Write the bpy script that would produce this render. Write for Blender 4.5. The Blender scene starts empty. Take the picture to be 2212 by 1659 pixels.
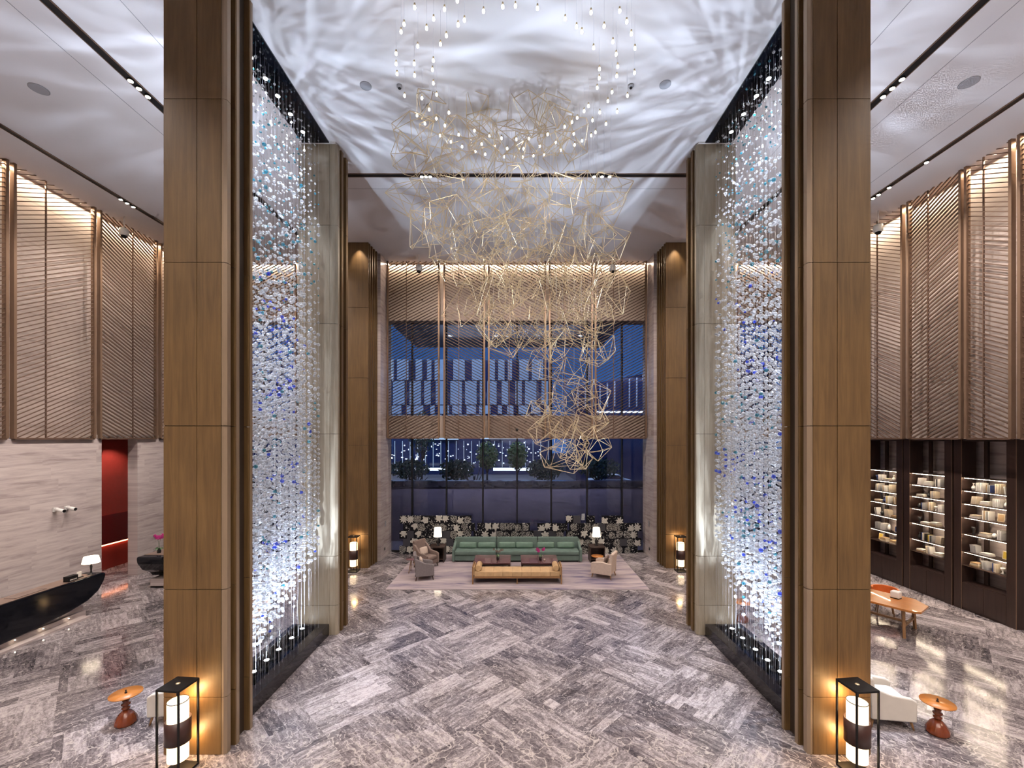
import bpy, bmesh, math, random
import numpy as np
from mathutils import Vector, Matrix
random.seed(7); np.random.seed(7)
PI = math.pi
SC = bpy.context.scene
COL = SC.collection
# ------------------------------------------------------------------ camera, world, exposure
F = 930.0; EH = 5.0; VX = 1117.0; VY = 946.0      # focal length in px of a 2212-wide frame, eye height, vanishing point
cd = bpy.data.cameras.new('camera'); cam = bpy.data.objects.new('camera', cd); COL.objects.link(cam)
cd.sensor_width = 36; cd.sensor_fit = 'HORIZONTAL'; cd.lens = F/2212*36
cd.shift_x = -(VX-1106)/2212; cd.shift_y = (VY-829.5)/2212
cam.location = (0, 0, EH); cam.rotation_euler = (PI/2, 0, 0); cd.clip_end = 400
SC.camera = cam
SC.view_settings.view_transform = 'Standard'; SC.view_settings.look = 'None'
SC.view_settings.gamma = 1; SC.view_settings.use_curve_mapping = False
SC.view_settings.exposure = 0.0
try:
    SC.cycles.use_light_tree = True; SC.cycles.max_bounces = 6; SC.cycles.diffuse_bounces = 2
    SC.cycles.glossy_bounces = 2; SC.cycles.transmission_bounces = 4; SC.cycles.transparent_max_bounces = 12
    SC.cycles.sample_clamp_indirect = 4; SC.cycles.caustics_reflective = False; SC.cycles.caustics_refractive = False
    SC.cycles.use_denoising = True; SC.cycles.use_adaptive_sampling = True; SC.cycles.adaptive_threshold = .12; SC.cycles.adaptive_min_samples = 12
except Exception: pass
w = bpy.data.worlds.new('world'); SC.world = w; w.use_nodes = True
wn = w.node_tree.nodes; wl = w.node_tree.links
bg = wn['Background']; tc = wn.new('ShaderNodeTexCoord'); sx = wn.new('ShaderNodeSeparateXYZ'); cr = wn.new('ShaderNodeValToRGB')
wl.new(tc.outputs['Generated'], sx.inputs[0]); wl.new(sx.outputs['Z'], cr.inputs[0]); wl.new(cr.outputs[0], bg.inputs[0])
cr.color_ramp.elements[0].position = 0.0; cr.color_ramp.elements[0].color = (.10, .27, .62, 1)
cr.color_ramp.elements[1].position = .5; cr.color_ramp.elements[1].color = (.018, .075, .27, 1)
bg.inputs[1].default_value = 0.62
CH = 12.5      # ceiling height
WARM = (1, .80, .58); NEUT = (1, .87, .78); COOL = (.80, .88, 1); 
def spot(loc, tgt, power, col, ang=110, blend=.6, rad=.05):
    l = bpy.data.lights.new('spot', 'SPOT'); o = bpy.data.objects.new('spot_light', l); COL.objects.link(o)
    l.energy = power; l.color = col; l.spot_size = math.radians(ang); l.spot_blend = blend; l.shadow_soft_size = rad
    o.location = loc; d = Vector(tgt)-Vector(loc); o.rotation_euler = d.to_track_quat('-Z', 'Y').to_euler(); return o
def point(loc, power, col, rad=.05):
    l = bpy.data.lights.new('point', 'POINT'); o = bpy.data.objects.new('point_light', l); COL.objects.link(o)
    l.energy = power; l.color = col; l.shadow_soft_size = rad; o.location = loc; return o
def strip(loc, sx, sy, power, col, rot=(0, 0, 0)):
    l = bpy.data.lights.new('led', 'AREA'); o = bpy.data.objects.new('area_light', l); COL.objects.link(o)
    l.shape = 'RECTANGLE'; l.size = sx; l.size_y = sy; l.energy = power; l.color = col; o.location = loc; o.rotation_euler = rot; return o
# cove strips above the slatted screens
K = 1.0
strip((-13.93, 5.5, 12.44), .06, 25, 650*K, WARM)
strip((12.63, 5.5, 12.44), .06, 25, 650*K, WARM)
strip((0, 18.42, 12.44), 26, .05, 700*K, WARM)
# track spots and ceiling downlights
for s, trk in ((-1, 8.07), (1, 8.0)):
    for y in (-4, -1, 2.5, 5.8, 9.2, 12.6, 15.8): spot((s*trk, y, 12.42), (s*trk*1.02, y, 0), 470*K, NEUT, 125)
for x in (-3.9, 0, 3.9):
    for y in (-5, -1.5, 2): spot((x, y, 12.42), (x, y+.3, 0), 900*K, NEUT, 130)  # unseen downlights added over the camera side as general fill
for x, y in ((-12.35, 13.7), (-12.35, 10), (-12.35, 6), (-12.35, 2), (11.1, 13), (11.1, 11), (11.1, 8), (11.1, 3)):
    spot((x, y, 12.42), (x, y, 0), 420*K, NEUT, 110)
for x in (-3.2, -.2, 3.2): spot((x, 12.3, 12.42), (x, 13.2, 0), 600*K, (1, .86, .76), 100)
for x in (-2.2, 0, 2.2): 
    for y in (15.6, 16.6): spot((x, y, 12.42), (x, y, 0), 330*K, NEUT, 80)
for s in (-1, 1): spot((s*6.05, 16.3, 12.45), (s*6.02, 16.52, 9), 120*K, WARM, 70, .8, .03)
# fill spots added along the tracks to wash the walls brighter
for y in (6.5, 9, 11.5, 14, 16.5): spot((-8.07, y, 12.4), (-13.9, y+.3, 7.2), 620*K, NEUT, 75, .8)
for y in (6.5, 9, 11.5, 13.5, 16): spot((8.0, y, 12.4), (12.7, y+.3, 7.2), 540*K, NEUT, 75, .8)
for x in (-3.2, 0, 3.2): spot((x, 12.3, 12.4), (x, 18.4, 8), 1000*K, (1, .84, .72), 65, .8)
for s in (-1, 1): spot((s*9, 12.3, 12.4), (s*9, 18.4, 8), 700*K, (1, .84, .72), 65, .8)
spot((-14.9, 16.4, 4.9), (-15.6, 16.6, 0), 120, NEUT, 120, .6); spot((-15, 15, 4.9), (-15.6, 15.3, 0), 90, NEUT, 120, .6)  # spots added inside the passage to brighten its red wall
for y in (7, 9.5, 12, 14.5): spot((-8.07, y, 12.4), (-13.8, y+.3, 2.4), 650*K, NEUT, 55, .8)
for s in (-1, 1): spot((s*2.6, 12.3, 12.4), (s*5.8, 18.2, 5.5), 700*K, (1, .86, .8), 50, .8)  # spots added to brighten the marble piers
for s in (-1, 1): spot((s*1.6, 8.2, 11.75), (s*.6, 10.4, 6.5), 260*K, (1, .93, .82), 75, .8)  # spots added among the pendant bulbs to brighten the chandelier rods
spot((0, 9.6, 11.8), (.9, 10.4, 5), 260*K, (1, .93, .82), 60, .8)
# lights inside the wire chandelier
for x, y, z in () and ((-.9, 8, 11.7), (1, 8, 11.7), (0, 7.3, 11.7), (-2, 8.6, 11.7), (2, 8.6, 11.7), (0, 10.4, 11.7)): point((x, y, z-1.6), 60*K, (.93, .94, 1), .08)
# crystal curtain lights: five uplights in each trough, five downlights in each slot
POOLY = (8.1, 8.66, 9.11, 9.57, 10.12, 10.62)
SLOTY = (7.9, 8.4, 8.9, 9.35, 9.88, 10.45)
for s in (-1, 1):
    for y in (7.9, 8.9, 9.9): spot((s*7.6, y, 12.36), (s*5.15, y+.2, 4.0), 2300*K, (.74, .84, 1), 34, .8, .05)  # spots added above the side aisles to brighten the crystals
    for y in () and POOLY: spot((s*5.3, y, .36), (s*5.2, y, 12), (800 if y < 10.3 else 250)*K, COOL, 24, .9, .04)
    for y in SLOTY: spot((s*5.2, y, 12.38), (s*5.15, y, 0), 1300*K, (.76, .85, 1), 32, .7, .04)
    for y in (7.9, 9.2, 10.4): spot((s*5.62, y, .4), (s*8.6, y, 12.5), 900*K, (.84, .88, 1), 60, .9, .03)  # extra uplights added at the outer kerb to brighten the side ceilings
    # noise pattern in uplights and added kerb spots, imitating crystal streaks on the ceiling
    for x, tx, y, ee, an in [(4.86, 2.6, 8.0, 1200, 100), (4.86, 2.6, 9.7, 1400, 100)]+[(5.3, 5.2, y, 1300 if y < 10 else 180, 34) for y in POOLY]:
        o = spot((s*x, y, .5 if x < 5 else .36), (s*tx, y-(.4 if x < 5 else 0), 12.5), ee*K*1.4, (.68, .81, 1), an, 1, .02)
        l = o.data; l.use_nodes = True; N = l.node_tree.nodes; L = l.node_tree.links
        em = [n for n in N if n.type == 'EMISSION'][0]
        g = N.new('ShaderNodeNewGeometry'); sp = N.new('ShaderNodeSeparateXYZ'); L.new(g.outputs['Incoming'], sp.inputs[0])
        def M(op, a, b=None):
            n = N.new('ShaderNodeMath'); n.operation = op
            for k, v in enumerate((a, b)):
                if v is None: continue
                if isinstance(v, (int, float)): n.inputs[k].default_value = v
                else: L.new(v, n.inputs[k])
            return n.outputs[0]
        az = M('ADD', M('ABSOLUTE', sp.outputs[2]), .02)
        px = M('DIVIDE', sp.outputs[0], az); py = M('DIVIDE', sp.outputs[1], az)
        r = M('SQRT', M('ADD', M('MULTIPLY', px, px), M('MULTIPLY', py, py))); rr = M('ADD', r, .03)
        cb = N.new('ShaderNodeCombineXYZ'); L.new(M('MULTIPLY', M('DIVIDE', px, rr), 4.2), cb.inputs[0]); L.new(M('MULTIPLY', M('DIVIDE', py, rr), 4.2), cb.inputs[1]); L.new(M('MULTIPLY', r, 1.5), cb.inputs[2])
        nz = N.new('ShaderNodeTexNoise'); nz.inputs['Scale'].default_value = 2.1; nz.inputs['Detail'].default_value = 5; nz.inputs['Distortion'].default_value = .7
        L.new(cb.outputs[0], nz.inputs['Vector'])
        mr = N.new('ShaderNodeMapRange'); mr.inputs[1].default_value = .45; mr.inputs[2].default_value = .62; mr.inputs[3].default_value = .32; mr.inputs[4].default_value = 1.95
        L.new(nz.outputs[0], mr.inputs[0]); L.new(mr.outputs[0], em.inputs['Strength'])

# ------------------------------------------------------------------ materials
def newmat(name):
    m = bpy.data.materials.new(name); m.use_nodes = True; return m, m.node_tree.nodes, m.node_tree.links, m.node_tree.nodes['Principled BSDF']
def pm(name, col, rough=.5, metal=0, var=0, scale=8, stretch=(1, 1, 1), bump=0, coat=0, spec=.5, emit=None, es=0):
    m, N, L, b = newmat(name)
    b.inputs['Roughness'].default_value = rough; b.inputs['Metallic'].default_value = metal
    b.inputs['Coat Weight'].default_value = coat; b.inputs['Specular IOR Level'].default_value = spec
    c = list(col)+[1]
    tc = N.new('ShaderNodeTexCoord'); mp = N.new('ShaderNodeMapping'); mp.inputs['Scale'].default_value = stretch
    L.new(tc.outputs['Object'], mp.inputs[0]); nz = N.new('ShaderNodeTexNoise'); nz.inputs['Scale'].default_value = scale; nz.inputs['Detail'].default_value = 5
    L.new(mp.outputs[0], nz.inputs['Vector'])
    cr = N.new('ShaderNodeValToRGB'); L.new(nz.outputs[0], cr.inputs[0]); v = var
    cr.color_ramp.elements[0].position = .3; cr.color_ramp.elements[1].position = .7
    cr.color_ramp.elements[0].color = [x*(1-v) for x in col]+[1]; cr.color_ramp.elements[1].color = [min(1, x*(1+v)) for x in col]+[1]
    L.new(cr.outputs[0], b.inputs['Base Color'])
    if bump:
        bp = N.new('ShaderNodeBump'); bp.inputs['Strength'].default_value = bump; bp.inputs['Distance'].default_value = .01
        L.new(nz.outputs[0], bp.inputs['Height']); L.new(bp.outputs[0], b.inputs['Normal'])
    if emit: b.inputs['Emission Color'].default_value = list(emit)+[1]; b.inputs['Emission Strength'].default_value = es
    return m
class NG:
    """tiny helper for math node chains"""
    def __init__(s, m): s.N = m.node_tree.nodes; s.L = m.node_tree.links
    def m(s, op, a, b=None, c=None):
        n = s.N.new('ShaderNodeMath'); n.operation = op
        for k, v in enumerate((a, b, c)):
            if v is None: continue
            if isinstance(v, (int, float)): n.inputs[k].default_value = v
            else: s.L.new(v, n.inputs[k])
        return n.outputs[0]
    def xyz(s, x, y, z=0):
        n = s.N.new('ShaderNodeCombineXYZ')
        for k, v in enumerate((x, y, z)):
            if isinstance(v, (int, float)): n.inputs[k].default_value = v
            else: s.L.new(v, n.inputs[k])
        return n.outputs[0]
    def noise(s, vec, scale, detail=4, rough=.5, dist=0):
        n = s.N.new('ShaderNodeTexNoise'); n.inputs['Scale'].default_value = scale; n.inputs['Detail'].default_value = detail
        n.inputs['Roughness'].default_value = rough; n.inputs['Distortion'].default_value = dist; s.L.new(vec, n.inputs['Vector']); return n.outputs[0]
    def white(s, vec):
        n = s.N.new('ShaderNodeTexWhiteNoise'); s.L.new(vec, n.inputs['Vector']); return n.outputs['Value']
    def ramp(s, f, stops):
        n = s.N.new('ShaderNodeValToRGB'); s.L.new(f, n.inputs[0]); e = n.color_ramp.elements
        while len(e) < len(stops): e.new(.5)
        for q, (p, c) in zip(e, stops): q.position = p; q.color = list(c)+[1]
        return n.outputs[0]
    def pos(s):
        g = s.N.new('ShaderNodeNewGeometry'); x = s.N.new('ShaderNodeSeparateXYZ'); s.L.new(g.outputs['Position'], x.inputs[0]); return x.outputs[0], x.outputs[1], x.outputs[2], g.outputs['Position']
    def mix(s, f, a, b, mode='MIX'):
        n = s.N.new('ShaderNodeMix'); n.data_type = 'RGBA'; n.blend_type = mode
        if isinstance(f, (int, float)): n.inputs[0].default_value = f
        else: s.L.new(f, n.inputs[0])
        for k, v in ((6, a), (7, b)):
            if isinstance(v, tuple): n.inputs[k].default_value = list(v)+[1]
            else: s.L.new(v, n.inputs[k])
        return n.outputs[2]

def floor_mat():
    m, N, L, b = newmat('polished_marble_floor'); g = NG(m); x, y, z, p = g.pos()
    u = g.m('MULTIPLY', g.m('ADD', x, y), .7071); v = g.m('MULTIPLY', g.m('SUBTRACT', y, x), .7071)
    S = 1.62
    i = g.m('FLOOR', g.m('DIVIDE', g.m('ADD', u, .4), S)); j = g.m('FLOOR', g.m('DIVIDE', g.m('ADD', v, .7), S))
    par = g.m('MODULO', g.m('ABSOLUTE', g.m('ADD', i, j)), 2)
    a = g.m('ADD', g.m('MULTIPLY', u, par), g.m('MULTIPLY', v, g.m('SUBTRACT', 1, par)))     # along the plank
    c = g.m('ADD', g.m('MULTIPLY', v, par), g.m('MULTIPLY', u, g.m('SUBTRACT', 1, par)))     # across
    row = g.m('FLOOR', g.m('DIVIDE', c, .27))
    seg = g.m('FLOOR', g.m('DIVIDE', g.m('ADD', a, g.m('MULTIPLY', g.white(g.xyz(row, par, 3)), 2.0)), .81))
    cell = g.white(g.xyz(row, seg, g.m('ADD', g.m('MULTIPLY', i, 7), j)))
    blk = g.white(g.xyz(i, j, 5))
    st = g.xyz(g.m('MULTIPLY', a, 1.6), g.m('MULTIPLY', c, 9), g.m('MULTIPLY', cell, 17))
    n1 = g.noise(st, 1.5, 8, .68, .5); n2 = g.noise(p, 17, 8, .76, 1.3); n3 = g.noise(p, .45, 2)
    f = g.m('ADD', g.m('ADD', g.m('MULTIPLY', n1, .62), g.m('MULTIPLY', n2, .62)), g.m('ADD', g.m('MULTIPLY', cell, .17), g.m('ADD', g.m('MULTIPLY', blk, .07), g.m('MULTIPLY', n3, .16))))
    f = g.m('MULTIPLY', g.m('SUBTRACT', f, .42), 1.55)
    col = g.ramp(f, [(.22, (.03, .027, .034)), (.43, (.085, .074, .084)), (.62, (.20, .175, .185)), (.9, (.52, .47, .49))])
    vn = N.new('ShaderNodeTexVoronoi'); vn.feature = 'DISTANCE_TO_EDGE'; vn.inputs['Scale'].default_value = 2.6
    dn = N.new('ShaderNodeVectorMath'); dn.operation = 'ADD'; nn = N.new('ShaderNodeTexNoise'); nn.inputs['Scale'].default_value = 3; L.new(p, nn.inputs['Vector'])
    L.new(nn.outputs['Color'], dn.inputs[0]); L.new(g.xyz(g.m('MULTIPLY', a, .7), g.m('MULTIPLY', c, 1.5), cell), dn.inputs[1]); L.new(dn.outputs[0], vn.inputs['Vector'])
    vein = g.m('LESS_THAN', vn.outputs[0], .02); vein = g.m('MULTIPLY', vein, g.m('GREATER_THAN', n2, .47))
    col = g.mix(g.m('MULTIPLY', vein, .5), col, (.62, .56, .54))
    vein2 = g.m('MULTIPLY', g.m('LESS_THAN', vn.outputs[0], .035), g.m('LESS_THAN', y, 7.35)); col = g.mix(g.m('MULTIPLY', vein2, .45), col, (.5, .45, .43))
    L.new(col, b.inputs['Base Color']); b.inputs['Roughness'].default_value = .09; b.inputs['Specular IOR Level'].default_value = .55
    L.new(g.m('ADD', g.m('MULTIPLY', n2, .12), .05), b.inputs['Roughness'])
    return m
def stone_mat(name, c0, c1, c2, axis, bw=1.6, bh=.42, rough=.25, stretch=.9):
    m, N, L, b = newmat(name); g = NG(m); x, y, z, p = g.pos(); h = x if axis == 'x' else y
    row = g.m('FLOOR', g.m('DIVIDE', z, bh)); off = g.m('MULTIPLY', g.white(g.xyz(row, 1, 2)), bw)
    seg = g.m('FLOOR', g.m('DIVIDE', g.m('ADD', h, off), bw)); cell = g.white(g.xyz(row, seg, 4))
    n1 = g.noise(g.xyz(g.m('MULTIPLY', h, stretch), g.m('MULTIPLY', z, 8), g.m('MULTIPLY', cell, 9)), 1.2, 7, .6, .4)
    f = g.m('ADD', g.m('MULTIPLY', n1, 1.0), g.m('MULTIPLY', cell, .14))
    L.new(g.ramp(f, [(.36, c0), (.52, c1), (.72, c2)]), b.inputs['Base Color']); b.inputs['Roughness'].default_value = rough
    return m
def wood_mat(name, c0, c1, rough=.35, vert=True, metal=0, sc=1, coat=0):
    m, N, L, b = newmat(name); g = NG(m)
    tc = N.new('ShaderNodeTexCoord'); mp = N.new('ShaderNodeMapping'); L.new(tc.outputs['Object'], mp.inputs[0])
    mp.inputs['Scale'].default_value = (9*sc, 9*sc, .6*sc) if vert else (.8*sc, 9*sc, 9*sc)
    n = g.noise(mp.outputs[0], 1.6, 7, .6, .6); n2 = g.noise(tc.outputs['Object'], .9, 3)
    L.new(g.ramp(g.m('ADD', g.m('MULTIPLY', n, .7), g.m('MULTIPLY', n2, .35)), [(.3, c0), (.72, c1)]), b.inputs['Base Color'])
    b.inputs['Roughness'].default_value = rough; b.inputs['Metallic'].default_value = metal; b.inputs['Coat Weight'].default_value = coat
    return m
def emat(name, col, s):
    return pm(name, (.8, .8, .8), .5, emit=col, es=s)
MT = {}
MT['floor'] = floor_mat()
MT['marble_y'] = stone_mat('beige_marble_side', (.35, .29, .28), (.48, .41, .40), (.58, .51, .49), 'y')
MT['marble_x'] = stone_mat('beige_marble_back', (.35, .29, .28), (.48, .41, .40), (.58, .51, .49), 'x')
MT['backing_y'] = stone_mat('pale_stone_backing_side', (.40, .33, .30), (.56, .48, .45), (.62, .54, .5), 'y', 2.4, 1.2, .35, .3)
MT['backing_x'] = pm('beige_backing_panel', (.43, .345, .295), .5, var=.08)
MT['ceiling'] = pm('white_plaster', (.60, .575, .585), .7, var=.015, scale=1)
MT['plaster'] = pm('grey_plaster', (.5, .47, .46), .7)
MT['column'] = wood_mat('bronzed_wood_veneer', (.08, .045, .017), (.185, .108, .041), .48)
MT['column_pale'] = wood_mat('pale_bronze_veneer', (.22, .18, .125), (.38, .33, .255), .42)
MT['fin'] = pm('pale_champagne_fin', (.30, .22, .15), .35, .3)
MT['groove'] = pm('dark_joint', (.03, .018, .01), .6)
MT['bronze'] = pm('bronze_slat', (.17, .105, .075), .4, .4)
MT['bronze_l'] = pm('bronze_post', (.26, .17, .115), .35, .5)
MT['black'] = pm('black_metal', (.008, .008, .009), .45, spec=.25)
MT['blackgloss'] = pm('black_gloss', (.004, .005, .009), .07, spec=.35)
MT['blackstone'] = pm('black_marble', (.018, .016, .018), .12, var=.6, scale=3)
MT['brass'] = pm('brass_rod', (.70, .57, .37), .45, .6)
MT['white'] = pm('white_gloss', (.8, .79, .77), .35)
MT['grille'] = pm('grey_grille', (.28, .28, .3), .6)
MT['red'] = pm('red_lacquer', (.27, .03, .022), .28, var=.05)
MT['red_shaded'] = pm('red_lacquer_shaded', (.11, .006, .008), .2)  # red lacquer with the shadow of the wall band put into its colour
MT['walnut'] = wood_mat('dark_walnut', (.022, .012, .010), (.05, .028, .022), .35)
MT['orangewood'] = wood_mat('orange_wood', (.36, .12, .022), (.54, .21, .045), .28, vert=False, coat=.4)
MT['redwood'] = wood_mat('red_brown_lacquered_wood', (.13, .026, .008), (.25, .05, .014), .22, coat=.6)
MT['rosewood'] = wood_mat('rosewood_top', (.12, .055, .06), (.2, .1, .105), .18, vert=False, coat=.5)
MT['green'] = pm('sage_green_velvet', (.115, .17, .148), .75, var=.12, scale=5)
MT['greenpillow'] = pm('green_satin', (.12, .20, .155), .5, var=.1)
MT['mustard'] = pm('honey_leather', (.56, .37, .19), .45, var=.1, scale=6)
MT['taupe'] = pm('taupe_fabric', (.20, .145, .125), .8, var=.1, scale=20)
MT['greyfab'] = pm('grey_fabric', (.19, .165, .17), .8, var=.1, scale=20)
MT['cream'] = pm('cream_fabric', (.56, .45, .38), .75, var=.06, scale=12)
MT['offwhite'] = pm('off_white_leather', (.62, .58, .53), .5, var=.03)
MT['orange'] = pm('orange_leather', (.62, .15, .03), .45, var=.06)
MT['leg'] = pm('dark_wood_leg', (.05, .025, .018), .35)
MT['leglight'] = pm('wood_leg', (.30, .16, .07), .4)
MT['shade'] = emat('lit_lantern_shade', (1, .72, .40), 2.6)
MT['lampshade'] = emat('lit_lamp_shade', (1, .82, .60), 4)
MT['band'] = pm('brown_leather_band', (.05, .02, .016), .4)
MT['led_w'] = emat('warm_led', (1, .8, .58), 48)
MT['led_c'] = emat('cool_led', (.85, .92, 1), 45)
MT['spotface'] = emat('warm_lamp_face', (1, .85, .62), 40)
MT['bulb'] = emat('bulb_glow', (1, .93, .82), 18)
MT['redled'] = emat('orange_led', (1, .35, .16), 7)
MT['leaf'] = pm('leaf_green', (.04, .12, .03), .45, var=.3)
MT['petal'] = pm('magenta_petal', (.55, .03, .25), .5, var=.2)
MT['soil'] = pm('dark_pot', (.02, .018, .02), .2)
MT['paper'] = pm('white_paper', (.78, .74, .68), .6)
MT['glassdark'] = pm('spandrel_glass', (.02, .03, .09), .1)
# ------------------------------------------------------------------ mesh building helpers
class MB:
    def __init__(s): s.v = []; s.f = []; s.sm = []
    def add(s, vs, fs, smooth=False):
        n = len(s.v); s.v += [tuple(q) for q in vs]; s.f += [tuple(i+n for i in f) for f in fs]; s.sm += [smooth]*len(fs); return s
    def box(s, x0, x1, y0, y1, z0, z1, T=None):
        if x0 > x1: x0, x1 = x1, x0
        if y0 > y1: y0, y1 = y1, y0
        vs = [Vector(q) for q in ((x0,y0,z0),(x1,y0,z0),(x1,y1,z0),(x0,y1,z0),(x0,y0,z1),(x1,y0,z1),(x1,y1,z1),(x0,y1,z1))]
        if T: vs = [T @ q for q in vs]
        return s.add(vs, [(0,3,2,1),(4,5,6,7),(0,1,5,4),(1,2,6,5),(2,3,7,6),(3,0,4,7)])
    def tube(s, p, q, r, n=6, r2=None, smooth=True):
        p = Vector(p); q = Vector(q); d = q-p
        if d.length < 1e-6: return s
        r2 = r if r2 is None else r2
        R = d.to_track_quat('Z', 'Y').to_matrix(); vs = []
        for c, rad in ((p, r), (q, r2)):
            for k in range(n): a = 2*PI*(k+.5)/n; vs.append(c+R @ Vector((rad*math.cos(a), rad*math.sin(a), 0)))
        fs = [(k, (k+1) % n, n+(k+1) % n, n+k) for k in range(n)]
        s.add(vs, fs, smooth and n > 4); s.add([], [])
        b = len(s.v)-2*n; s.f += [tuple(b+k for k in reversed(range(n))), tuple(b+n+k for k in range(n))]; s.sm += [False, False]; return s
    def path(s, pts, r, n=6):
        for a, b in zip(pts[:-1], pts[1:]): s.tube(a, b, r, n)
        return s
    def lathe(s, prof, c=(0,0,0), n=24, flute=0, fl=(0, 99)):
        vs = []; m = len(prof)
        for r, z in prof:
            for k in range(n):
                a = 2*PI*k/n; rr = r
                if flute and fl[0] <= z <= fl[1]: rr = r*(1-.05*(.5+.5*math.cos(a*flute)))
                vs.append((c[0]+rr*math.cos(a), c[1]+rr*math.sin(a), c[2]+z))
        fs = [(i*n+k, i*n+(k+1) % n, (i+1)*n+(k+1) % n, (i+1)*n+k) for i in range(m-1) for k in range(n)]
        s.add(vs, fs, True); b = len(s.v)-m*n
        if prof[0][0] > 1e-4: s.f.append(tuple(b+k for k in reversed(range(n)))); s.sm.append(False)
        if prof[-1][0] > 1e-4: s.f.append(tuple(b+(m-1)*n+k for k in range(n))); s.sm.append(False)
        return s
    def prism(s, poly, a0, a1, axis='z', T=None):
        n = len(poly); f = {'z': lambda u, v, w: (u, v, w), 'x': lambda u, v, w: (w, u, v), 'y': lambda u, v, w: (u, w, v)}[axis]
        vs = [Vector(f(u, v, a0)) for u, v in poly]+[Vector(f(u, v, a1)) for u, v in poly]
        if T: vs = [T @ q for q in vs]
        return s.add(vs, [tuple(reversed(range(n))), tuple(range(n, 2*n))]+[(k, (k+1) % n, n+(k+1) % n, n+k) for k in range(n)])
    def pillow(s, c, size, e=.35, rot=None, nu=20, nv=12, e2=None):
        """super-ellipsoid cushion"""
        e2 = e if e2 is None else e2
        sp = lambda t, k: math.copysign(abs(t)**k, t); vs = []
        for i in range(nv+1):
            a = -PI/2+PI*i/nv
            for k in range(nu):
                b = 2*PI*k/nu
                q = Vector((size[0]/2*sp(math.cos(a), e2)*sp(math.cos(b), e), size[1]/2*sp(math.cos(a), e2)*sp(math.sin(b), e), size[2]/2*sp(math.sin(a), e2)))
                if rot: q = rot @ q
                vs.append(q+Vector(c))
        fs = [(i*nu+k, i*nu+(k+1) % nu, (i+1)*nu+(k+1) % nu, (i+1)*nu+k) for i in range(nv) for k in range(nu)]
        return s.add(vs, fs, True)
    def ball(s, c, r, n=12, m=8, sz=1):
        return s.pillow(c, (2*r, 2*r, 2*r*sz), 1, None, n, m)
    def build(s, name, mat, parent=None, world=False, bevel=0, kind=None):
        me = bpy.data.meshes.new(name); v = np.array(s.v, dtype=float)
        if parent is not None and world:
            o0 = parent
            while o0.parent: o0 = o0.parent
            v = v-np.array(o0.location)
        loc = None
        if parent is None:
            loc = np.array([(v[:, 0].min()+v[:, 0].max())/2, (v[:, 1].min()+v[:, 1].max())/2, v[:, 2].min()]); v = v-loc
        me.from_pydata(v.tolist(), [], s.f); me.update()
        me.polygons.foreach_set('use_smooth', s.sm)
        ob = bpy.data.objects.new(name, me); COL.objects.link(ob)
        ms = mat if isinstance(mat, (list, tuple)) else [mat]
        for q in ms: me.materials.append(MT[q] if isinstance(q, str) else q)
        bm = bmesh.new(); bm.from_mesh(me); bmesh.ops.recalc_face_normals(bm, faces=bm.faces); bm.to_mesh(me); bm.free()
        if loc is not None: ob.location = loc
        if parent is not None: ob.parent = parent
        if bevel: 
            md = ob.modifiers.new('bevel', 'BEVEL'); md.width = bevel; md.segments = 2; md.limit_method = 'ANGLE'
        if kind: ob['kind'] = kind
        return ob
def thing(name, label, cat, loc=(0,0,0), rz=0, group=None):
    o = bpy.data.objects.new(name, None); COL.objects.link(o); o.location = loc; o.rotation_euler = (0, 0, rz); o.empty_display_size = .2
    o['label'] = label; o['category'] = cat
    if group: o['group'] = group
    return o
def tag(o, label, cat, group=None, kind=None):
    o['label'] = label; o['category'] = cat
    if group: o['group'] = group
    if kind: o['kind'] = kind
    return o
def struct(name, mb, mat, bevel=0): o = mb.build(name, mat, bevel=bevel); o['kind'] = 'structure'; return o
def copytree(o, parent=None):
    c = o.copy(); COL.objects.link(c)
    if parent is not None: c.parent = parent
    for ch in list(o.children): copytree(ch, c)
    return c
def P(px, py, Y): return Vector(((px-VX)/F*Y, Y, EH-(py-VY)/F*Y))
SIDE = {-1: 'left', 1: 'right'}

# ------------------------------------------------------------------ the hall
YB = 19.0; YS = 18.3; YR = -8.0
XL, XR = -14.15, 13.55
struct('floor', MB().box(XL-2.3, XR+.6, YR-.3, YB+.05, -.3, 0), 'floor')
struct('ceiling', MB().box(XL-.3, XR+.3, YR-.3, YB+.2, CH, CH+.3), 'ceiling')
struct('wall_rear', MB().box(XL-.3, XR+.3, YR-.3, YR, 0, CH), 'plaster')
struct('wall_right', MB().box(XR, XR+.3, YR, YB, 0, 5.0), 'marble_y')
struct('wall_right_upper', MB().box(12.85, XR+.3, YR, YB, 5.0, CH), 'backing_y')
struct('wall_left', MB().box(XL-.2, -13.8, YR, 14.3, 0, 4.98), 'marble_y')
struct('wall_left_end', MB().box(-14.15, -13.8, 15.65, YB, 0, 4.98), 'marble_y')
struct('wall_left_upper', MB().box(-14.4, -14.1, YR, YB, 5.0, CH), 'backing_y')
struct('wall_passage', MB().box(-15.95, -15.65, 13.9, 18.3, 0, 5.0), 'red')
struct('wall_passage_end', MB().box(-15.65, -14.15, 18.0, 18.3, 0, 5.0), 'marble_x')
struct('wall_passage_near', MB().box(-15.95, -14.35, 13.9, 14.0, 0, 5.0), 'marble_x')
struct('ceiling_passage', MB().box(-15.95, -13.8, 13.9, 18.3, 5.0, 5.1), 'plaster')
o = tag(MB().box(-15.65, -15.56, 14.05, 17.99, .97, 2.06).build('wall_panel', 'red_shaded', bevel=.005), 'glossy panel across the red passage wall, shadow painted as dark red', 'panel')  # dark red stands for the shadowed band of the wall
o = tag(MB().box(-15.65, -15.57, 14.05, 17.99, .925, .96).build('light_strip', 'redled'), 'glowing orange light line under the dark red panel', 'light')
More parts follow.
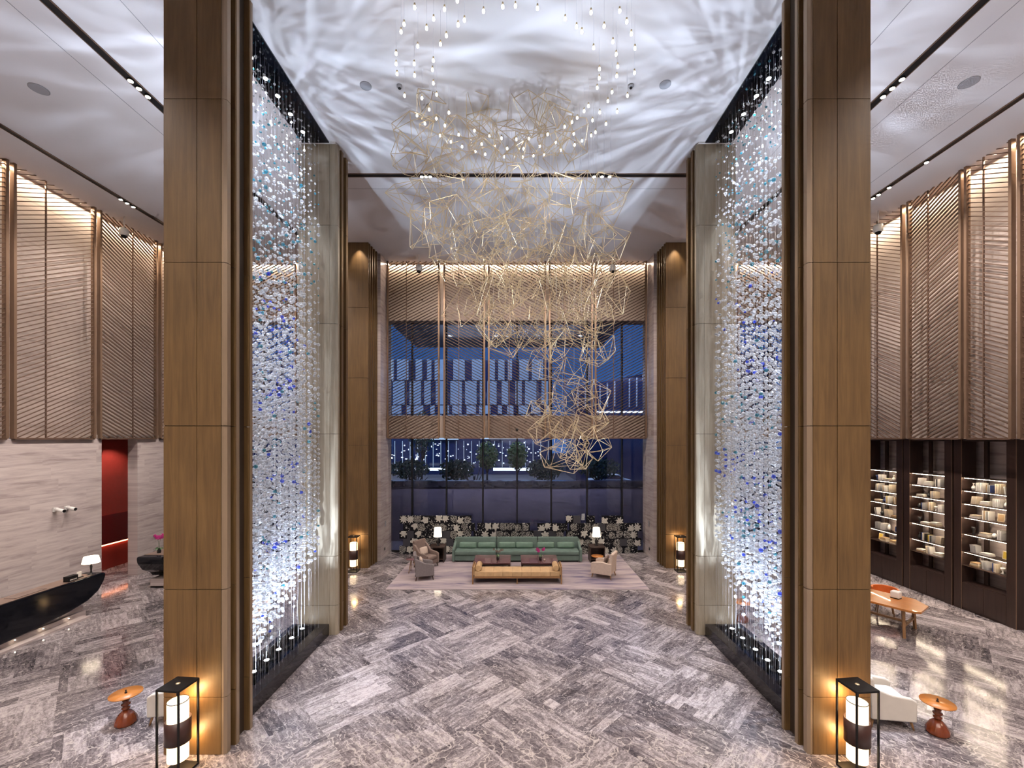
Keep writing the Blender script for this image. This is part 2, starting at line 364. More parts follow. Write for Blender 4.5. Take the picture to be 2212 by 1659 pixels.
# marble piers either side of the centre window
for s in (-1, 1):
    struct('wall_pier_'+SIDE[s], MB().box(s*5.55, s*6.1, 17.5, YB, 0, CH), 'marble_y')
# seams in the ceiling
for k, x in enumerate((-8.76, -6.8, 6.75, 8.62, 10.4)):
    struct('trim_%d' % (k+1), MB().box(x-.006, x+.006, YR, YB-.8, CH-.004, CH+.01), 'grille')
struct('trim_6', MB().box(-6, 6, 12.95, 12.962, CH-.004, CH+.01), 'grille')
# recessed tracks
def track(x0, x1, y0, y1, lamps, label, axis):
    t = thing('ceiling_track', label, 'track light', ((x0+x1)/2, (y0+y1)/2, CH))
    MB().box(x0, x1, y0, y1, CH-.012, CH+.05).build('channel', 'black', t, True)
    m = MB()
    if axis == 'y': m.box(x0-.02, x0, y0, y1, CH-.02, CH+.02); m.box(x1, x1+.02, y0, y1, CH-.02, CH+.02)
    else: m.box(x0, x1, y0-.02, y0, CH-.02, CH+.02); m.box(x0, x1, y1, y1+.02, CH-.02, CH+.02)
    m.build('rim', 'bronze', t, True)
    for (x, y) in lamps:
        h = MB().tube((x, y, CH-.012), (x, y, CH-.05), .055, 14).build('lamp_housing', 'black', t, True)
        MB().tube((x, y, CH-.05), (x, y, CH-.056), .046, 14).build('lamp_face', 'spotface', h, True)
    return t
track(-8.15, -8.0, YR+.5, 17.2, [(-8.07, y) for y in (8.99, 9.19, 9.41, 2.5, 2.7, 15.9, 16.1)], 'wide black recessed ceiling track left of the front left column', 'y')
track(7.92, 8.07, YR+.5, 17.2, [(8.0, y) for y in (8.95, 9.18, 9.41, 2.5, 2.7, 15.9, 16.1)], 'wide black recessed ceiling track right of the front right column', 'y')
track(-12.45, -12.33, YR+.5, 17.2, [(-12.39, y) for y in (13.46, 13.68, 13.9)], 'narrow black ceiling track nearest the slatted left wall', 'y')
track(11.02, 11.14, YR+.5, 17.2, [(11.08, y) for y in (11.65, 12.82, 13.2, 13.4)], 'narrow black ceiling track nearest the slatted right wall', 'y')
track(-6.3, -6.12, YR+.5, 6.9, [], 'short black ceiling channel disappearing behind front left column', 'y')
track(6.12, 6.3, YR+.5, 6.9, [], 'short black ceiling channel disappearing behind front right column', 'y')
track(-4.85, 4.85, 12.22, 12.34, [(-2.72, 12.28), (-2.48, 12.28), (-2.6, 12.28), (2.2, 12.28), (2.42, 12.28), (2.64, 12.28)], 'straight black ceiling track crossing the hall in front of the seating area', 'x')
# round ceiling speakers, detectors, downlights
for px, py, r, lab in ((84, 192, .17, 'round grey ceiling speaker at the far left of the ceiling'), (2093, 178, .17, 'round grey ceiling speaker at the far right of the ceiling'),
                       (790, 185, .12, 'round grey ceiling speaker left of the hanging bulbs'), (1437, 182, .12, 'round grey ceiling speaker right of the hanging bulbs')):
    Y = F*(CH-EH)/(VY-py); q = P(px, py, Y)
    t = thing('ceiling_speaker', lab, 'speaker', (q.x, Y, CH))
    MB().lathe([(r, 0), (r, -.012), (r-.02, -.018)], (0, 0, 0), 28).build('rim', 'grille', t); MB().lathe([(r-.02, -.012), (0, -.017)], (0, 0, 0), 28).build('grille', 'grille', t)
for px, py, lab in ((863, 185, 'small round detector left of the bulbs on the ceiling'), (1363, 184, 'small round detector right of the bulbs on the ceiling')):
    Y = F*(CH-EH)/(VY-py); q = P(px, py, Y); t = thing('smoke_detector', lab, 'detector', (q.x, Y, CH))
    MB().lathe([(.06, 0), (.06, -.03), (.035, -.05)], n=18).build('housing', 'grille', t); MB().lathe([(.03, -.05), (.03, -.07), (0, -.08)], n=12).build('sensor', 'black', t)
k = 0
for y, xs in ((15.6, (-2.2, -.75, .7, 2.14)), (16.4, (-2.2, -.76, .72, 2.16)), (17.0, (-2.1, .62, 2.1))):
    for x in xs:
        t = thing('recessed_downlight', 'tiny round downlight in the ceiling above the seating area', 'ceiling light', (x, y, CH), 0, 'downlights above the seating area')
        MB().lathe([(.05, 0), (.05, -.01), (.035, -.012)], n=14).build('rim', 'white', t); MB().lathe([(.034, -.004), (0, -.008)], n=14).build('lamp_face', 'spotface', t)
# black mirror slots above the crystal curtains
for s in (-1, 1):
    t = thing('ceiling_slot', 'black mirror panel with cool spotlights above the %s crystal curtain' % SIDE[s], 'ceiling panel', (s*5.1, 9.2, CH))
    MB().box(s*4.76, s*5.44, 7.46, 10.9, CH-.03, CH).build('mirror_panel', 'blackgloss', t, True)
    for y in SLOTY:
        h = MB().tube((s*5.2, y, CH-.03), (s*5.2, y, CH-.07), .055, 16).build('lamp_housing', 'black', t, True)
        MB().tube((s*5.2, y, CH-.07), (s*5.2, y, CH-.078), .045, 16).build('lamp_face', 'led_c', h, True)

# ------------------------------------------------------------------ columns
def front_column(s):
    x0, x1 = s*4.59, s*5.58; Y0 = 6.79
    t = thing('column', 'tall square bronzed wood column with side fins, nearest on the %s' % SIDE[s], 'column', (s*5.1, 7.1, 0))
    MB().box(s*4.67, x1-s*.008, Y0+.02, 7.44, 0, CH).build('core', 'groove', t, True)
    zs = [0, .91, 2.61, 5.19, 7.77, 10.35, CH]; m = MB(); g = .005
    for a, b in zip(zs[:-1], zs[1:]):
        for u, v in ((4.665, 5.05), (5.05, 5.58)): m.box(s*(u+g), s*(v-g), Y0, Y0+.05, a+g, b-g)
        m.box(s*(5.53), s*5.585, Y0+.055, 7.44, a+g, b-g)
    m.build('front_cladding', 'column', t, True)
    m = MB()
    for a, b in zip(zs[:-1], zs[1:]): m.prism([(s*4.661, Y0), (s*4.63, Y0), (s*4.59, Y0+.03), (s*4.59, Y0+.11), (s*4.661, Y0+.11)], a+g, b-g)
    m.build('corner_fin', 'fin', t, True)
    for y, d in ((7.0, .10), (7.36, .09)):
        m = MB()
        for a, b in zip(zs[:-1], zs[1:]): m.box(s*4.58, s*4.92, y, y+d, a+g, b-g)
        f = m.build('fin', 'column', t, True)
        MB().box(s*4.572, s*4.579, y+.02, y+d-.01, 0, CH).build('edge_strip', 'fin', f, True)
def mid_column(s):
    t = thing('column', 'pale bronze column closing the far end of the %s crystal curtain' % SIDE[s], 'column', (s*5.05, 11.2, 0)); Y0 = 10.92; g = .005
    zs = [0, .75, 2.0, 5.1, 7.9, 10.4, 12.46]
    MB().box(s*4.62, s*5.52, Y0+.02, 11.55, 0, CH).build('core', 'groove', t, True)
    m = MB()
    for a, b in zip(zs[:-1], zs[1:]):
        m.box(s*(4.75+g), s*(5.55), Y0, Y0+.05, a+g, b-g)
    m.build('front_cladding', 'column_pale', t, True)
    m = MB()
    for a, b in zip(zs[:-1], zs[1:]): m.prism([(s*4.75, Y0), (s*4.62, Y0), (s*4.56, Y0+.04), (s*4.56, Y0+.14), (s*4.75, Y0+.14)], a+g, b-g)
    m.build('corner_fin', 'column_pale', t, True)
    for y in (11.16, 11.46):
        m = MB()
        for a, b in zip(zs[:-1], zs[1:]): m.box(s*4.55, s*4.9, y, y+.12, a+g, b-g)
        m.build('fin', 'column', t, True)
    MB().box(s*4.6, s*5.52, Y0-.02, 11.5, 12.46, 12.5).build('top_trim', 'white', t, True)
def far_column(s):
    t = thing('column', 'bronzed wood column beside the seating area on the %s, lit from above' % SIDE[s], 'column', (s*6.1, 16.9, 0)); Y0 = 16.5; g = .006
    zs = [0, 1.3, 4.72, 7.3, 10.0, CH]
    MB().box(s*5.78, s*6.78, Y0+.02, 17.45, 0, CH).build('core', 'groove', t, True)
    m = MB()
    for a, b in zip(zs[:-1], zs[1:]): m.box(s*5.70, s*6.8, Y0, Y0+.05, a+g, b-g)
    m.build('front_cladding', 'column', t, True)
    for k, y in enumerate((16.62, 16.85, 17.08, 17.3)):
        MB().box(s*(5.69-.015*k), s*6.2, y, y+.1, 0, CH).build('fin', 'column', t, True)
for s in (-1, 1): front_column(s); mid_column(s); far_column(s)

# ------------------------------------------------------------------ slatted screens
MT['bronze_d'] = pm('dark_bronze_slat', (.085, .05, .035), .4, .3)
def screen(axis, c, a, b, z0, z1, sgn, seam, label, posts=(True, True), hw=.0125, mat='bronze', group=None):
    """slats run at 27 degrees across a frame from a to b along the axis; c = fixed coordinate of the plane"""
    loc = (c, (a+b)/2, z0) if axis == 'y' else ((a+b)/2, c, z0)
    t = thing('slatted_screen', label, 'screen', loc, 0, group)
    def bx(m, u0, u1, w0, w1, p0, p1):
        return m.box(c+w0, c+w1, u0, u1, p0, p1) if axis == 'y' else m.box(u0, u1, c+w0, c+w1, p0, p1)
    m = MB(); sl = .52*sgn; step = .125; W = b-a; th = .016
    k0 = z0-abs(sl)*W
    n = int((z1-k0+abs(sl)*W)/step)+2
    for i in range(n):
        za = k0+i*step
        ua, ub = a, b; z_a = za; z_b = za+sl*W
        # clip to z range
        def at(u): return za+sl*(u-a)
        lo, hi = a, b
        for zc in (z0, z1):
            uc = a+(zc-za)/sl
            if zc == z0: 
                if sl > 0: lo = max(lo, uc)
                else: hi = min(hi, uc)
            else:
                if sl > 0: hi = min(hi, uc)
                else: lo = max(lo, uc)
        if hi-lo < .02: continue
        
        q = [(lo, at(lo)-hw), (hi, at(hi)-hw), (hi, at(hi)+hw), (lo, at(lo)+hw)]
        if axis == 'y': m.prism([(u, z) for u, z in q], c-th, c+th, 'x')
        else: m.prism([(u, z) for u, z in q], c-th, c+th, 'y')
    m.build('slats', mat, t, True)
    for p, on in ((a, posts[0]), (b, posts[1])):
        if on: bx(MB(), p-.035, p+.035, -.07, .05, z0-.02, z1).build('side_post', 'bronze_l', t, True)
    bx(MB(), seam-.012, seam+.012, -.02, .02, z0, z1).build('seam_post', 'bronze', t, True)
    bx(MB(), a, b, -.05, .04, z0-.05, z0).build('bottom_rail', 'bronze', t, True)
    return t
zc = CH-.0
left_ps = [(-7.7, -5.5), (-5.3, -3.1), (-2.9, -.7), (-.5, 1.9), (2.1, 4.3), (4.5, 6.75), (6.95, 9.2), (9.4, 11.58), (11.76, 13.99), (14.19, 16.4), (16.6, 18.2)]
names = ['first', 'second', 'third', 'fourth', 'fifth', 'sixth', 'seventh', 'eighth', 'ninth', 'tenth', 'eleventh', 'twelfth', 'thirteenth']
vis_left = {7: 'slatted screen bay cut off by the left edge above the reception desk', 8: 'wide slatted screen bay on the left wall with fine near-level slats',
            9: 'slatted screen bay with steep slats just left of the front left column', 10: 'slatted screen bay partly hidden behind the front left column'}
for k, (a, b) in enumerate(left_ps):
    if k < 4: continue
    grp = None if k in vis_left else 'left wall screens nearer than the picture'
    sg = -1 if k == 9 else 1
    screen('y', -13.75, a, b, 5.0, CH-.001, sg, a+(b-a)*(.36 if k % 2 == 0 else .55), vis_left.get(k, 'slatted screen bay high on the left wall out past the frame edge'), hw=.022 if k == 9 else .0125, group=grp)
right_ps = [(5.9, 7.6), (7.75, 9.0), (9.15, 10.63), (10.82, 11.9), (12.05, 13.66), (13.88, 15.5), (15.65, 18.1)]
vis_right = {2: 'slatted screen bay cut off by the right edge above the bookcases', 3: 'slatted screen bay above the nearest bookcase on the right wall',
             4: 'slatted screen bay with steep rising slats on the right wall', 5: 'slatted screen bay just right of the front right column', 6: 'slatted screen bay hidden mostly behind the front right column'}
for k, (a, b) in enumerate(right_ps):
    if k < 1: continue
    screen('y', 12.45, a, b, 5.0, CH-.001, -1 if k == 4 else 1, a+(b-a)*.62, vis_right.get(k, 'slatted screen bay high on the right wall out past the frame edge'), hw=.022 if k == 4 else .0125)
xs = [(-5.49, -3.32), (-3.09, -1.39), (-1.2, 1.2), (1.38, 3.18), (3.33, 5.47)]
lab = ['leftmost of the five slatted screens over the centre window', 'second slatted screen from the left over the centre window', 'middle slatted screen over the centre window, widest one',
       'second slatted screen from the right over the centre window', 'rightmost of the five slatted screens over the centre window']
for (a, b), sg, l in zip(xs, (1, -1, -1, -1, 1), lab):
    screen('x', YS, a, b, 5.02, CH-.001, sg, a+(b-a)*.36, l, hw=.0165, mat='bronze_d')
for s, sgn in ((-1, 1), (1, -1)):
    for j, (a, b) in enumerate(((6.9, 9.2), (9.4, 11.6))):
        lo, hi = (s*b, s*a) if s < 0 else (a, b)
        screen('x', YS, lo, hi, 5.02, CH-.001, sgn, lo+.8, 'slatted end screen seen through the %s crystal curtain, %s the wall pier' % (SIDE[s], ('nearer', 'farther from')[j]), hw=.0165, mat='bronze_d')

# ------------------------------------------------------------------ end wall: panels, glass, mullions
def glassmat():
    m, N, L, b = newmat('window_glass'); N.remove(b); out = [n for n in N if n.type == 'OUTPUT_MATERIAL'][0]
    tr = N.new('ShaderNodeBsdfTransparent'); tr.inputs[0].default_value = (.80, .86, .98, 1); gl = N.new('ShaderNodeBsdfGlossy'); gl.inputs['Roughness'].default_value = .02
    fr = N.new('ShaderNodeFresnel'); fr.inputs[0].default_value = 1.5; mx = N.new('ShaderNodeMixShader')
    L.new(fr.outputs[0], mx.inputs[0]); L.new(tr.outputs[0], mx.inputs[1]); L.new(gl.outputs[0], mx.inputs[2]); L.new(mx.outputs[0], out.inputs[0]); return m
MT['glass'] = glassmat()
for nm, x0, x1 in (('back', -5.55, 5.55), ('back_left', -13.8, -6.1), ('back_right', 6.1, 12.85)):
    struct('wall_%s_upper' % nm, MB().box(x0, x1, 18.5, YB+.2, 10.04, CH), 'backing_x')
    struct('trim_%s_band' % nm, MB().box(x0, x1, 18.5, YB+.1, 5.0, 5.96), 'backing_x', .01)
for k, (nm, x0, x1, mull) in enumerate((('window_1', -5.5, 5.54, (-4.6, -3.1, -1.5, 0, 1.5, 3.07, 4.6)), ('window_2', -13.8, -6.15, (-12.6, -11.1, -9.6, -8.1, -6.8)), ('window_3', 6.15, 12.85, (6.8, 8.1, 9.6, 11.1, 12.4)))):
    w_ = MB().box(x0, x1, YB, YB+.03, .02, 10.04).build(nm, 'glass'); w_['kind'] = 'structure'
    m = MB()
    for x in mull: m.box(x-.03, x+.03, YB-.16, YB-.003, 0, 4.99); m.box(x-.03, x+.03, YB-.16, YB-.003, 5.97, 10.03)
    mo = m.build('mullion', 'black'); mo.parent = w_; mo.location = Vector(mo.location)-Vector(w_.location)
    m = MB().box(x0, x1, YB-.1, YB-.003, 0, .06)
    mo = m.build('transom', 'black'); mo.parent = w_; mo.location = Vector(mo.location)-Vector(w_.location)
struct('wall_corner_right', MB().box(12.85, XR+.3, YB, YB+.3, 0, 5), 'marble_x')
struct('wall_corner_left', MB().box(-14.4, -13.8, YB, YB+.3, 0, CH), 'marble_x')
# outside: terrace, low wall, street, trees, buildings
MT['parapet'] = pm('dark_render', (.11, .09, .105), .35, var=.15, scale=1.2)
MT['paving'] = pm('street_paving', (.14, .12, .13), .7, var=.2, scale=.7)
MT['treedark'] = pm('dark_tree_foliage', (.012, .03, .012), .7, var=.4, scale=4)
MT['treegreen'] = pm('lit_tree_foliage', (.07, .12, .02), .7, var=.4, scale=4)  # lit copy of the foliage, lamp light put into the brighter green
MT['trunk'] = pm('tree_trunk', (.03, .022, .018), .8)
MT['lit'] = emat('lit_shopfront', (.7, .9, .75), .3); MT['litw'] = emat('lit_sign_light', (1, .95, .8), 1.8)
struct('ground', MB().box(-90, 90, YB+.3, 140, -.4, -.02), 'paving')
t = thing('garden_wall', 'low dark wall with a flat coping outside the centre window', 'wall', (0, 21.2, 0))
MB().box(-30, 30, 21, 21.3, 0, 2.6).build('wall_face', 'parapet', t, True); MB().box(-30, 30, 20.95, 21.4, 2.6, 2.9).build('coping', 'blackstone', t, True)
t = thing('entrance_canopy', 'pale flat canopy outside above the upper windows', 'canopy', (0, 25, 11.3))
MT['soffit'] = pm('canopy_soffit', (.42, .40, .42), .6)
MB().box(-7, 5.8, 19.2, 30, 11.3, 11.6).build('soffit', 'soffit', t, True); MB().box(-7, 5.8, 29.7, 30, 11.6, 12.2).build('fascia', 'soffit', t, True)
for x in (-4.1, -1.3, -.6, 3.9): MB().lathe([(.14, 0), (.14, -.03), (0, -.04)], (x, 26.5, 11.3), 16).build('canopy_lamp', 'litw', t, True)
strip((-.5, 25, 11.0), 8, 4, 40, COOL, (PI, 0, 0))
def facade(x0, x1, Y, z0, z1, label, floors, roof=None, seed=1):
    rnd = random.Random(seed); t = thing('office_building', label, 'building', ((x0+x1)/2, Y, 0)); cw = 1.05
    m = MB().box(x0, x1, Y+.3, Y+12, 0, z1-.1); m.build('body', 'glassdark', t, True)
    pa = MB(); wi = MB()
    zz = floors
    for a, b in zip(zz[:-1], zz[1:]):
        x = x0; on = rnd.random() < .5
        while x < x1:
            w_ = rnd.choice((.6, .9, 1.3, 1.6)) if on else rnd.choice((.45, .7, 1.0)); xe = min(x1, x+w_)
            if on: pa.box(x, xe, Y, Y+.3, a+.06, b-.06)
            else: wi.box(x+.08, xe-.08, Y+.15, Y+.28, a+.1, b-.1)
            x = xe; on = not on
    MT['panelblue'] = MT.get('panelblue') or pm('pale_facade_panel', (.42, .46, .52), .6, var=.08, scale=.6)
    pa.build('facade_panel', 'panelblue', t, True); wi.build('window_strip', 'glassdark', t, True)
    return t
facade(-46, 4.6, 60, 5, 16, 'pale panelled office building across the street, seen through the centre window', [5.4, 8.3, 9.6, 13.0, 16.0], seed=4)
t = thing('shop_row', 'lit glass ground floor of the building across the street', 'shopfront', (-12, 58.5, 0))
MB().box(-46, 4.6, 59, 59.9, 0, 5.3).build('shop_wall', 'glassdark', t, True)
m = MB(); rnd = random.Random(3)
for k in range(26):
    x = -22+k*1.05
    m.box(x, x+.045, 58.8, 58.95, 1.0, 4.6)
m.build('window_post', 'lit', t, True)
m = MB()
for k in range(120):
    x = rnd.uniform(-22, 4); z = rnd.uniform(1.4, 4.3); m.box(x, x+rnd.uniform(.05, .26), 58.7, 58.8, z, z+rnd.uniform(.05, .2))
m.build('lamp', 'litw', t, True, kind='stuff')
MB().box(-14, -8, 58.5, 58.9, 4.75, 5.2).box(-5, 1, 58.5, 58.9, 4.85, 5.2).build('fascia', 'lit', t, True)
m = MB()
for a, b in ((-20, -15), (-13, -9), (-7, -6), (-3, 2)): m.box(a, b, 54, 54.1, .9, 1.25)
m.build('low_light', 'litw', t, True)
t = thing('slanted_building', 'dark building with a slanting roof outside on the right', 'building', (16, 50, 0))
MB().prism([(6.8, 0), (30, 0), (30, 15.5), (6.8, 10.9)], 50, 60, 'y').build('body', 'glassdark', t, True)
m = MB()
for k in range(26): m.box(7+k*.85, 7.12+k*.85, 49.8, 49.99, 8.6, 10.7+k*.17)
m.build('rib', 'panelblue', t, True)
MB().box(9, 14.5, 49.6, 49.75, 7.9, 8.1).build('lit_edge', 'litw', t, True)
def tree(x, Y, h, r, mat, label, group, bare=False):
    t = thing('tree', label, 'tree', (x, Y, 0), 0, group); rnd = random.Random(int(x*10)+int(Y))
    m = MB().tube((0, 0, 0), (0, 0, h*.55), .12, 8, .07)
    for k in range(6):
        a = rnd.uniform(0, 2*PI); m.tube((0, 0, h*.25), (r*.7*math.cos(a), r*.7*math.sin(a), h*rnd.uniform(.5, .8)), .06, 6, .02)
    m.build('trunk', 'trunk', t)
    if bare: return t
    vs = []; c = MB()
    for k in range(900):
        a = rnd.uniform(0, 2*PI); u = rnd.uniform(-1, 1); q = rnd.uniform(.45, 1)
        p = Vector((r*q*math.cos(a)*math.sqrt(1-u*u), r*q*math.sin(a)*math.sqrt(1-u*u), h*.68+h*.33*q*u))
        d1 = Vector((rnd.uniform(-1, 1), rnd.uniform(-1, 1), rnd.uniform(-1, 1))).normalized()*.17; d2 = d1.orthogonal().normalized()*.09
        c.add([p-d1, p+d2, p+d1, p-d2], [(0, 1, 2, 3)])
    c.build('crown', mat, t); return t
for x, Y, h, r, mt, lb in ((-10.5, 42, 2.9, 2.0, 'treedark', 'round dark tree outside the lower window, leftmost'), (-5.6, 40, 3.0, 1.7, 'treedark', 'round dark tree outside the lower window, left of centre'),
                        (2.6, 40, 3.1, 1.8, 'treedark', 'round dark tree outside the lower window behind the chandelier tip'), (7.6, 40, 3.2, 2.1, 'treedark', 'round dark tree outside the lower window, rightmost'),
                        (-3.2, 46, 4.6, 1.2, 'treegreen', 'taller green tree outside, lamp light in its colour, left of the middle'), (0, 46, 4.6, 1.1, 'treegreen', 'taller green tree outside in the middle, lamp light in its colour'),
                        (-11.5, 52, 8.3, 1.7, 'treedark', 'tall dark tree top seen above the band in the left window')):
    tree(x, Y, h, r, mt, lb, 'trees across the street')
for x, l in ((-3.4, 'bare thin-branched shrub outside, left of the middle'), (-8, 'bare thin-branched shrub outside at the left window'), (11, 'bare thin-branched shrub outside at the far right')):
    tree(x, 34, 3.6, 1.3, None, l, 'bare shrubs outside', True)
strip((0, 50, 12), 40, 6, 1500, (.8, .85, 1))
strip((-5, 56, 5.5), 36, 1, 120, (.8, 1, .7))
strip((-8, 42, 24), 60, 10, 8500, (.55, .76, 1), (math.radians(60), 0, 0))  # unseen area lamp added to brighten the office facade
strip((0, 20.1, 4.2), 11, .2, 300, (.75, .75, 1), (math.radians(30), 0, 0))  # area lamp added to brighten the low wall outside
# parked car
t = thing('car', 'pale car parked under the trees outside the lower window', 'car', (9.4, 44, 0))
MB().prism([(-2.1, .35), (2.1, .35), (2.15, .75), (1.5, .85), (.9, 1.3), (-.9, 1.35), (-1.6, .85), (-2.15, .8)], -.8, .8, 'y').build('body', 'white', t, bevel=.05)
MB().prism([(1.2, .9), (.8, 1.22), (-.85, 1.26), (-1.35, .9)], -.82, .82, 'y').build('window', 'glassdark', t)
for x in (-1.3, 1.3):
    for y in (-.83, .7): MB().tube((x, y, .33), (x, y+.13, .33), .33, 18).build('wheel', 'black', t)
# ------------------------------------------------------------------ troughs with uplights
for s in (-1, 1):
    t = thing('water_trough', 'black marble trough with cool uplights under the %s crystal curtain' % SIDE[s], 'trough', (s*5.2, 9.2, 0))
    MB().box(s*4.76, s*5.0, 7.48, 10.9, 0, .29).build('inner_kerb', 'blackstone', t, True, bevel=.006)
    MB().box(s*5.55, s*5.68, 7.48, 10.9, 0, .29).build('outer_kerb', 'blackstone', t, True, bevel=.006)
    MB().box(s*5.0, s*5.55, 7.48, 10.9, 0, .06).build('basin', 'blackgloss', t, True)
    MB().box(s*5.0, s*5.55, 10.82, 10.9, .06, .29).build('end_kerb', 'blackstone', t, True)
    for y in POOLY:
        m = MB().tube((s*5.3, y, .06), (s*5.3, y, .24), .035, 12); m.tube((s*5.3, y, .24), (s*5.3, y, .3), .06, 18); m.box(s*5.42-.05, s*5.42+.05, y-.06, y+.06, .06, .09)
        h = m.build('uplight', 'black', t, True)
        MB().tube((s*5.3, y, .3), (s*5.3, y, .306), .048, 18).build('lamp_face', 'led_c', h, True)

# ------------------------------------------------------------------ crystal curtains
def crystal(name, tint, amt):
    m, N, L, b = newmat(name); N.remove(b); out = [n for n in N if n.type == 'OUTPUT_MATERIAL'][0]
    tr = N.new('ShaderNodeBsdfTransparent'); tr.inputs[0].default_value = list(tint)+[1]
    df = N.new('ShaderNodeBsdfTranslucent'); df.inputs[0].default_value = [min(1, c*.9+.05) for c in tint]+[1]
    d2 = N.new('ShaderNodeBsdfDiffuse'); d2.inputs[0].default_value = [min(1, c*.9+.05) for c in tint]+[1]
    gl = N.new('ShaderNodeBsdfGlossy'); gl.inputs['Roughness'].default_value = .12
    lw = N.new('ShaderNodeLayerWeight'); lw.inputs[0].default_value = amt
    m0 = N.new('ShaderNodeMixShader'); m0.inputs[0].default_value = .5; L.new(df.outputs[0], m0.inputs[1]); L.new(d2.outputs[0], m0.inputs[2])
    m1 = N.new('ShaderNodeMixShader'); m1.inputs[0].default_value = .35; L.new(m0.outputs[0], m1.inputs[1]); L.new(gl.outputs[0], m1.inputs[2])
    m2 = N.new('ShaderNodeMixShader'); mf = N.new('ShaderNodeMapRange'); mf.inputs[3].default_value = .42; mf.inputs[4].default_value = 1.0; L.new(lw.outputs['Facing'], mf.inputs[0]); L.new(mf.outputs[0], m2.inputs[0]); L.new(tr.outputs[0], m2.inputs[1]); L.new(m1.outputs[0], m2.inputs[2])
    L.new(m2.outputs[0], out.inputs[0]); return m
MT['crystal'] = crystal('clear_crystal', (.93, .96, 1), .62)
MT['crystal_blue'] = crystal('cobalt_crystal', (.08, .2, .95), .6)
MT['crystal_teal'] = crystal('teal_crystal', (.1, .5, .62), .6)
bmi = bmesh.new(); bmesh.ops.create_icosphere(bmi, subdivisions=2, radius=1); IV = np.array([v.co[:] for v in bmi.verts]); IF = np.array([[v.index for v in f.verts] for f in bmi.faces]); bmi.free()
def beadmesh(name, C, R, mi):
    C = np.array(C); R = np.array(R); n = len(C); rot = np.random.uniform(-.5, .5, (n, 3))
    V = (IV[None]*R[:, None, None]*np.stack([np.ones(n), np.ones(n), np.random.uniform(.75, 1.1, n)], 1)[:, None, :])+C[:, None, :]
    Fc = IF[None]+(np.arange(n)*len(IV))[:, None, None]
    me = bpy.data.meshes.new(name); V = V.reshape(-1, 3); Fc = Fc.reshape(-1, 3)
    me.vertices.add(len(V)); me.vertices.foreach_set('co', V.ravel()); me.loops.add(Fc.size); me.loops.foreach_set('vertex_index', Fc.ravel())
    me.polygons.add(len(Fc)); me.polygons.foreach_set('loop_start', np.arange(0, Fc.size, 3)); me.polygons.foreach_set('use_smooth', np.ones(len(Fc), bool))
    me.polygons.foreach_set('material_index', np.repeat(np.array(mi, dtype=np.int32), len(IF)))
    me.update(calc_edges=True); me.validate()
    for q in ('crystal', 'crystal_blue', 'crystal_teal'): me.materials.append(MT[q])
    return me
def curtain(s):
    rnd = random.Random(11 if s < 0 else 23)
    t = thing('crystal_curtain', 'tall curtain of clear and blue glass crystals hanging on the %s of the hall' % SIDE[s], 'crystal curtain', (s*5.17, 9.2, .3))
    o = Vector((s*5.17, 9.2, .3)); C = []; R = []; MI = []; wires = []
    xs = [4.93, 5.05, 5.17, 5.29, 5.41]; ny = 20
    clus = [(rnd.uniform(7.6, 10.7), rnd.uniform(2.5, 8.5), rnd.choice((1, 1, 1, 2))) for _ in range(20)]
    for ix, x in enumerate(xs):
        for k in range(ny):
            y = 7.6+k*.161+rnd.uniform(-.02, .02)+(ix % 2)*.05; xx = s*(x+rnd.uniform(-.02, .02))
            ztop = 12.4-rnd.uniform(0, .3); zb = 1.15+.55*math.sin(y*1.7+x*3)+rnd.uniform(-.35, .35)
            if ix < 2: zb += .5
            zb = max(.75, zb)
            wires.append((xx, y, CH-.04, .07)); z = ztop
            while z > zb:
                g = max(0, min(1, (z-5.5)/6)); R0 = rnd.uniform(.015, .028) if rnd.random() < g else rnd.uniform(.028, .044)
                C.append((xx-o.x, y-o.y, z-o.z)); R.append(R0); mi = 0
                q = rnd.random()
                if q < .015: mi = 1
                elif q < .035: mi = 2
                for cy, cz, cm in clus:
                    if (y-cy)**2+((z-cz)*.7)**2 < .012 and rnd.random() < .6: mi = cm
                if z > 8.5 and rnd.random() < .16: mi = 2
                if z > 8.5 and mi == 1: mi = 2
                MI.append(mi)
                low = max(0, (zb+.7-z)/.7)
                z -= .105+.28*(g**1.0)*rnd.uniform(.3, 1.6)+rnd.expovariate(1/.03)+low*rnd.uniform(0, .22)
    idx = list(range(len(C))); vis = sorted(idx, key=lambda i: (C[i][1]-R[i]*40))   # nearest and largest first
    big = vis[:100]; bs = set(big); rest = [i for i in idx if i not in bs]
    me = beadmesh('crystals', [C[i] for i in rest], [R[i] for i in rest], [MI[i] for i in rest])
    r = bpy.data.objects.new('crystals', me); COL.objects.link(r); r.parent = t; r['kind'] = 'stuff'
    pro = [beadmesh('crystal_bead', [(0, 0, 0)], [1.0], [q]) for q in (0, 1, 2)]
    for i in big:
        b = bpy.data.objects.new('crystal_bead', pro[MI[i]]); COL.objects.link(b); b.parent = t; b.location = C[i]; b.scale = (R[i],)*3
        if MI[i]: b['label'] = ('', 'cobalt blue bead', 'teal bead')[MI[i]]
    m = MB()
    for x, y, a, b in wires: m.tube((x, y, a), (x, y, b), .0016, 3, smooth=False)
    m.build('hanging_wires', 'wire', t, True, kind='stuff')
    print('beads', len(C))
MT['wire'] = pm('steel_wire', (.75, .78, .85), .3, .6)
for s in (-1, 1): curtain(s)

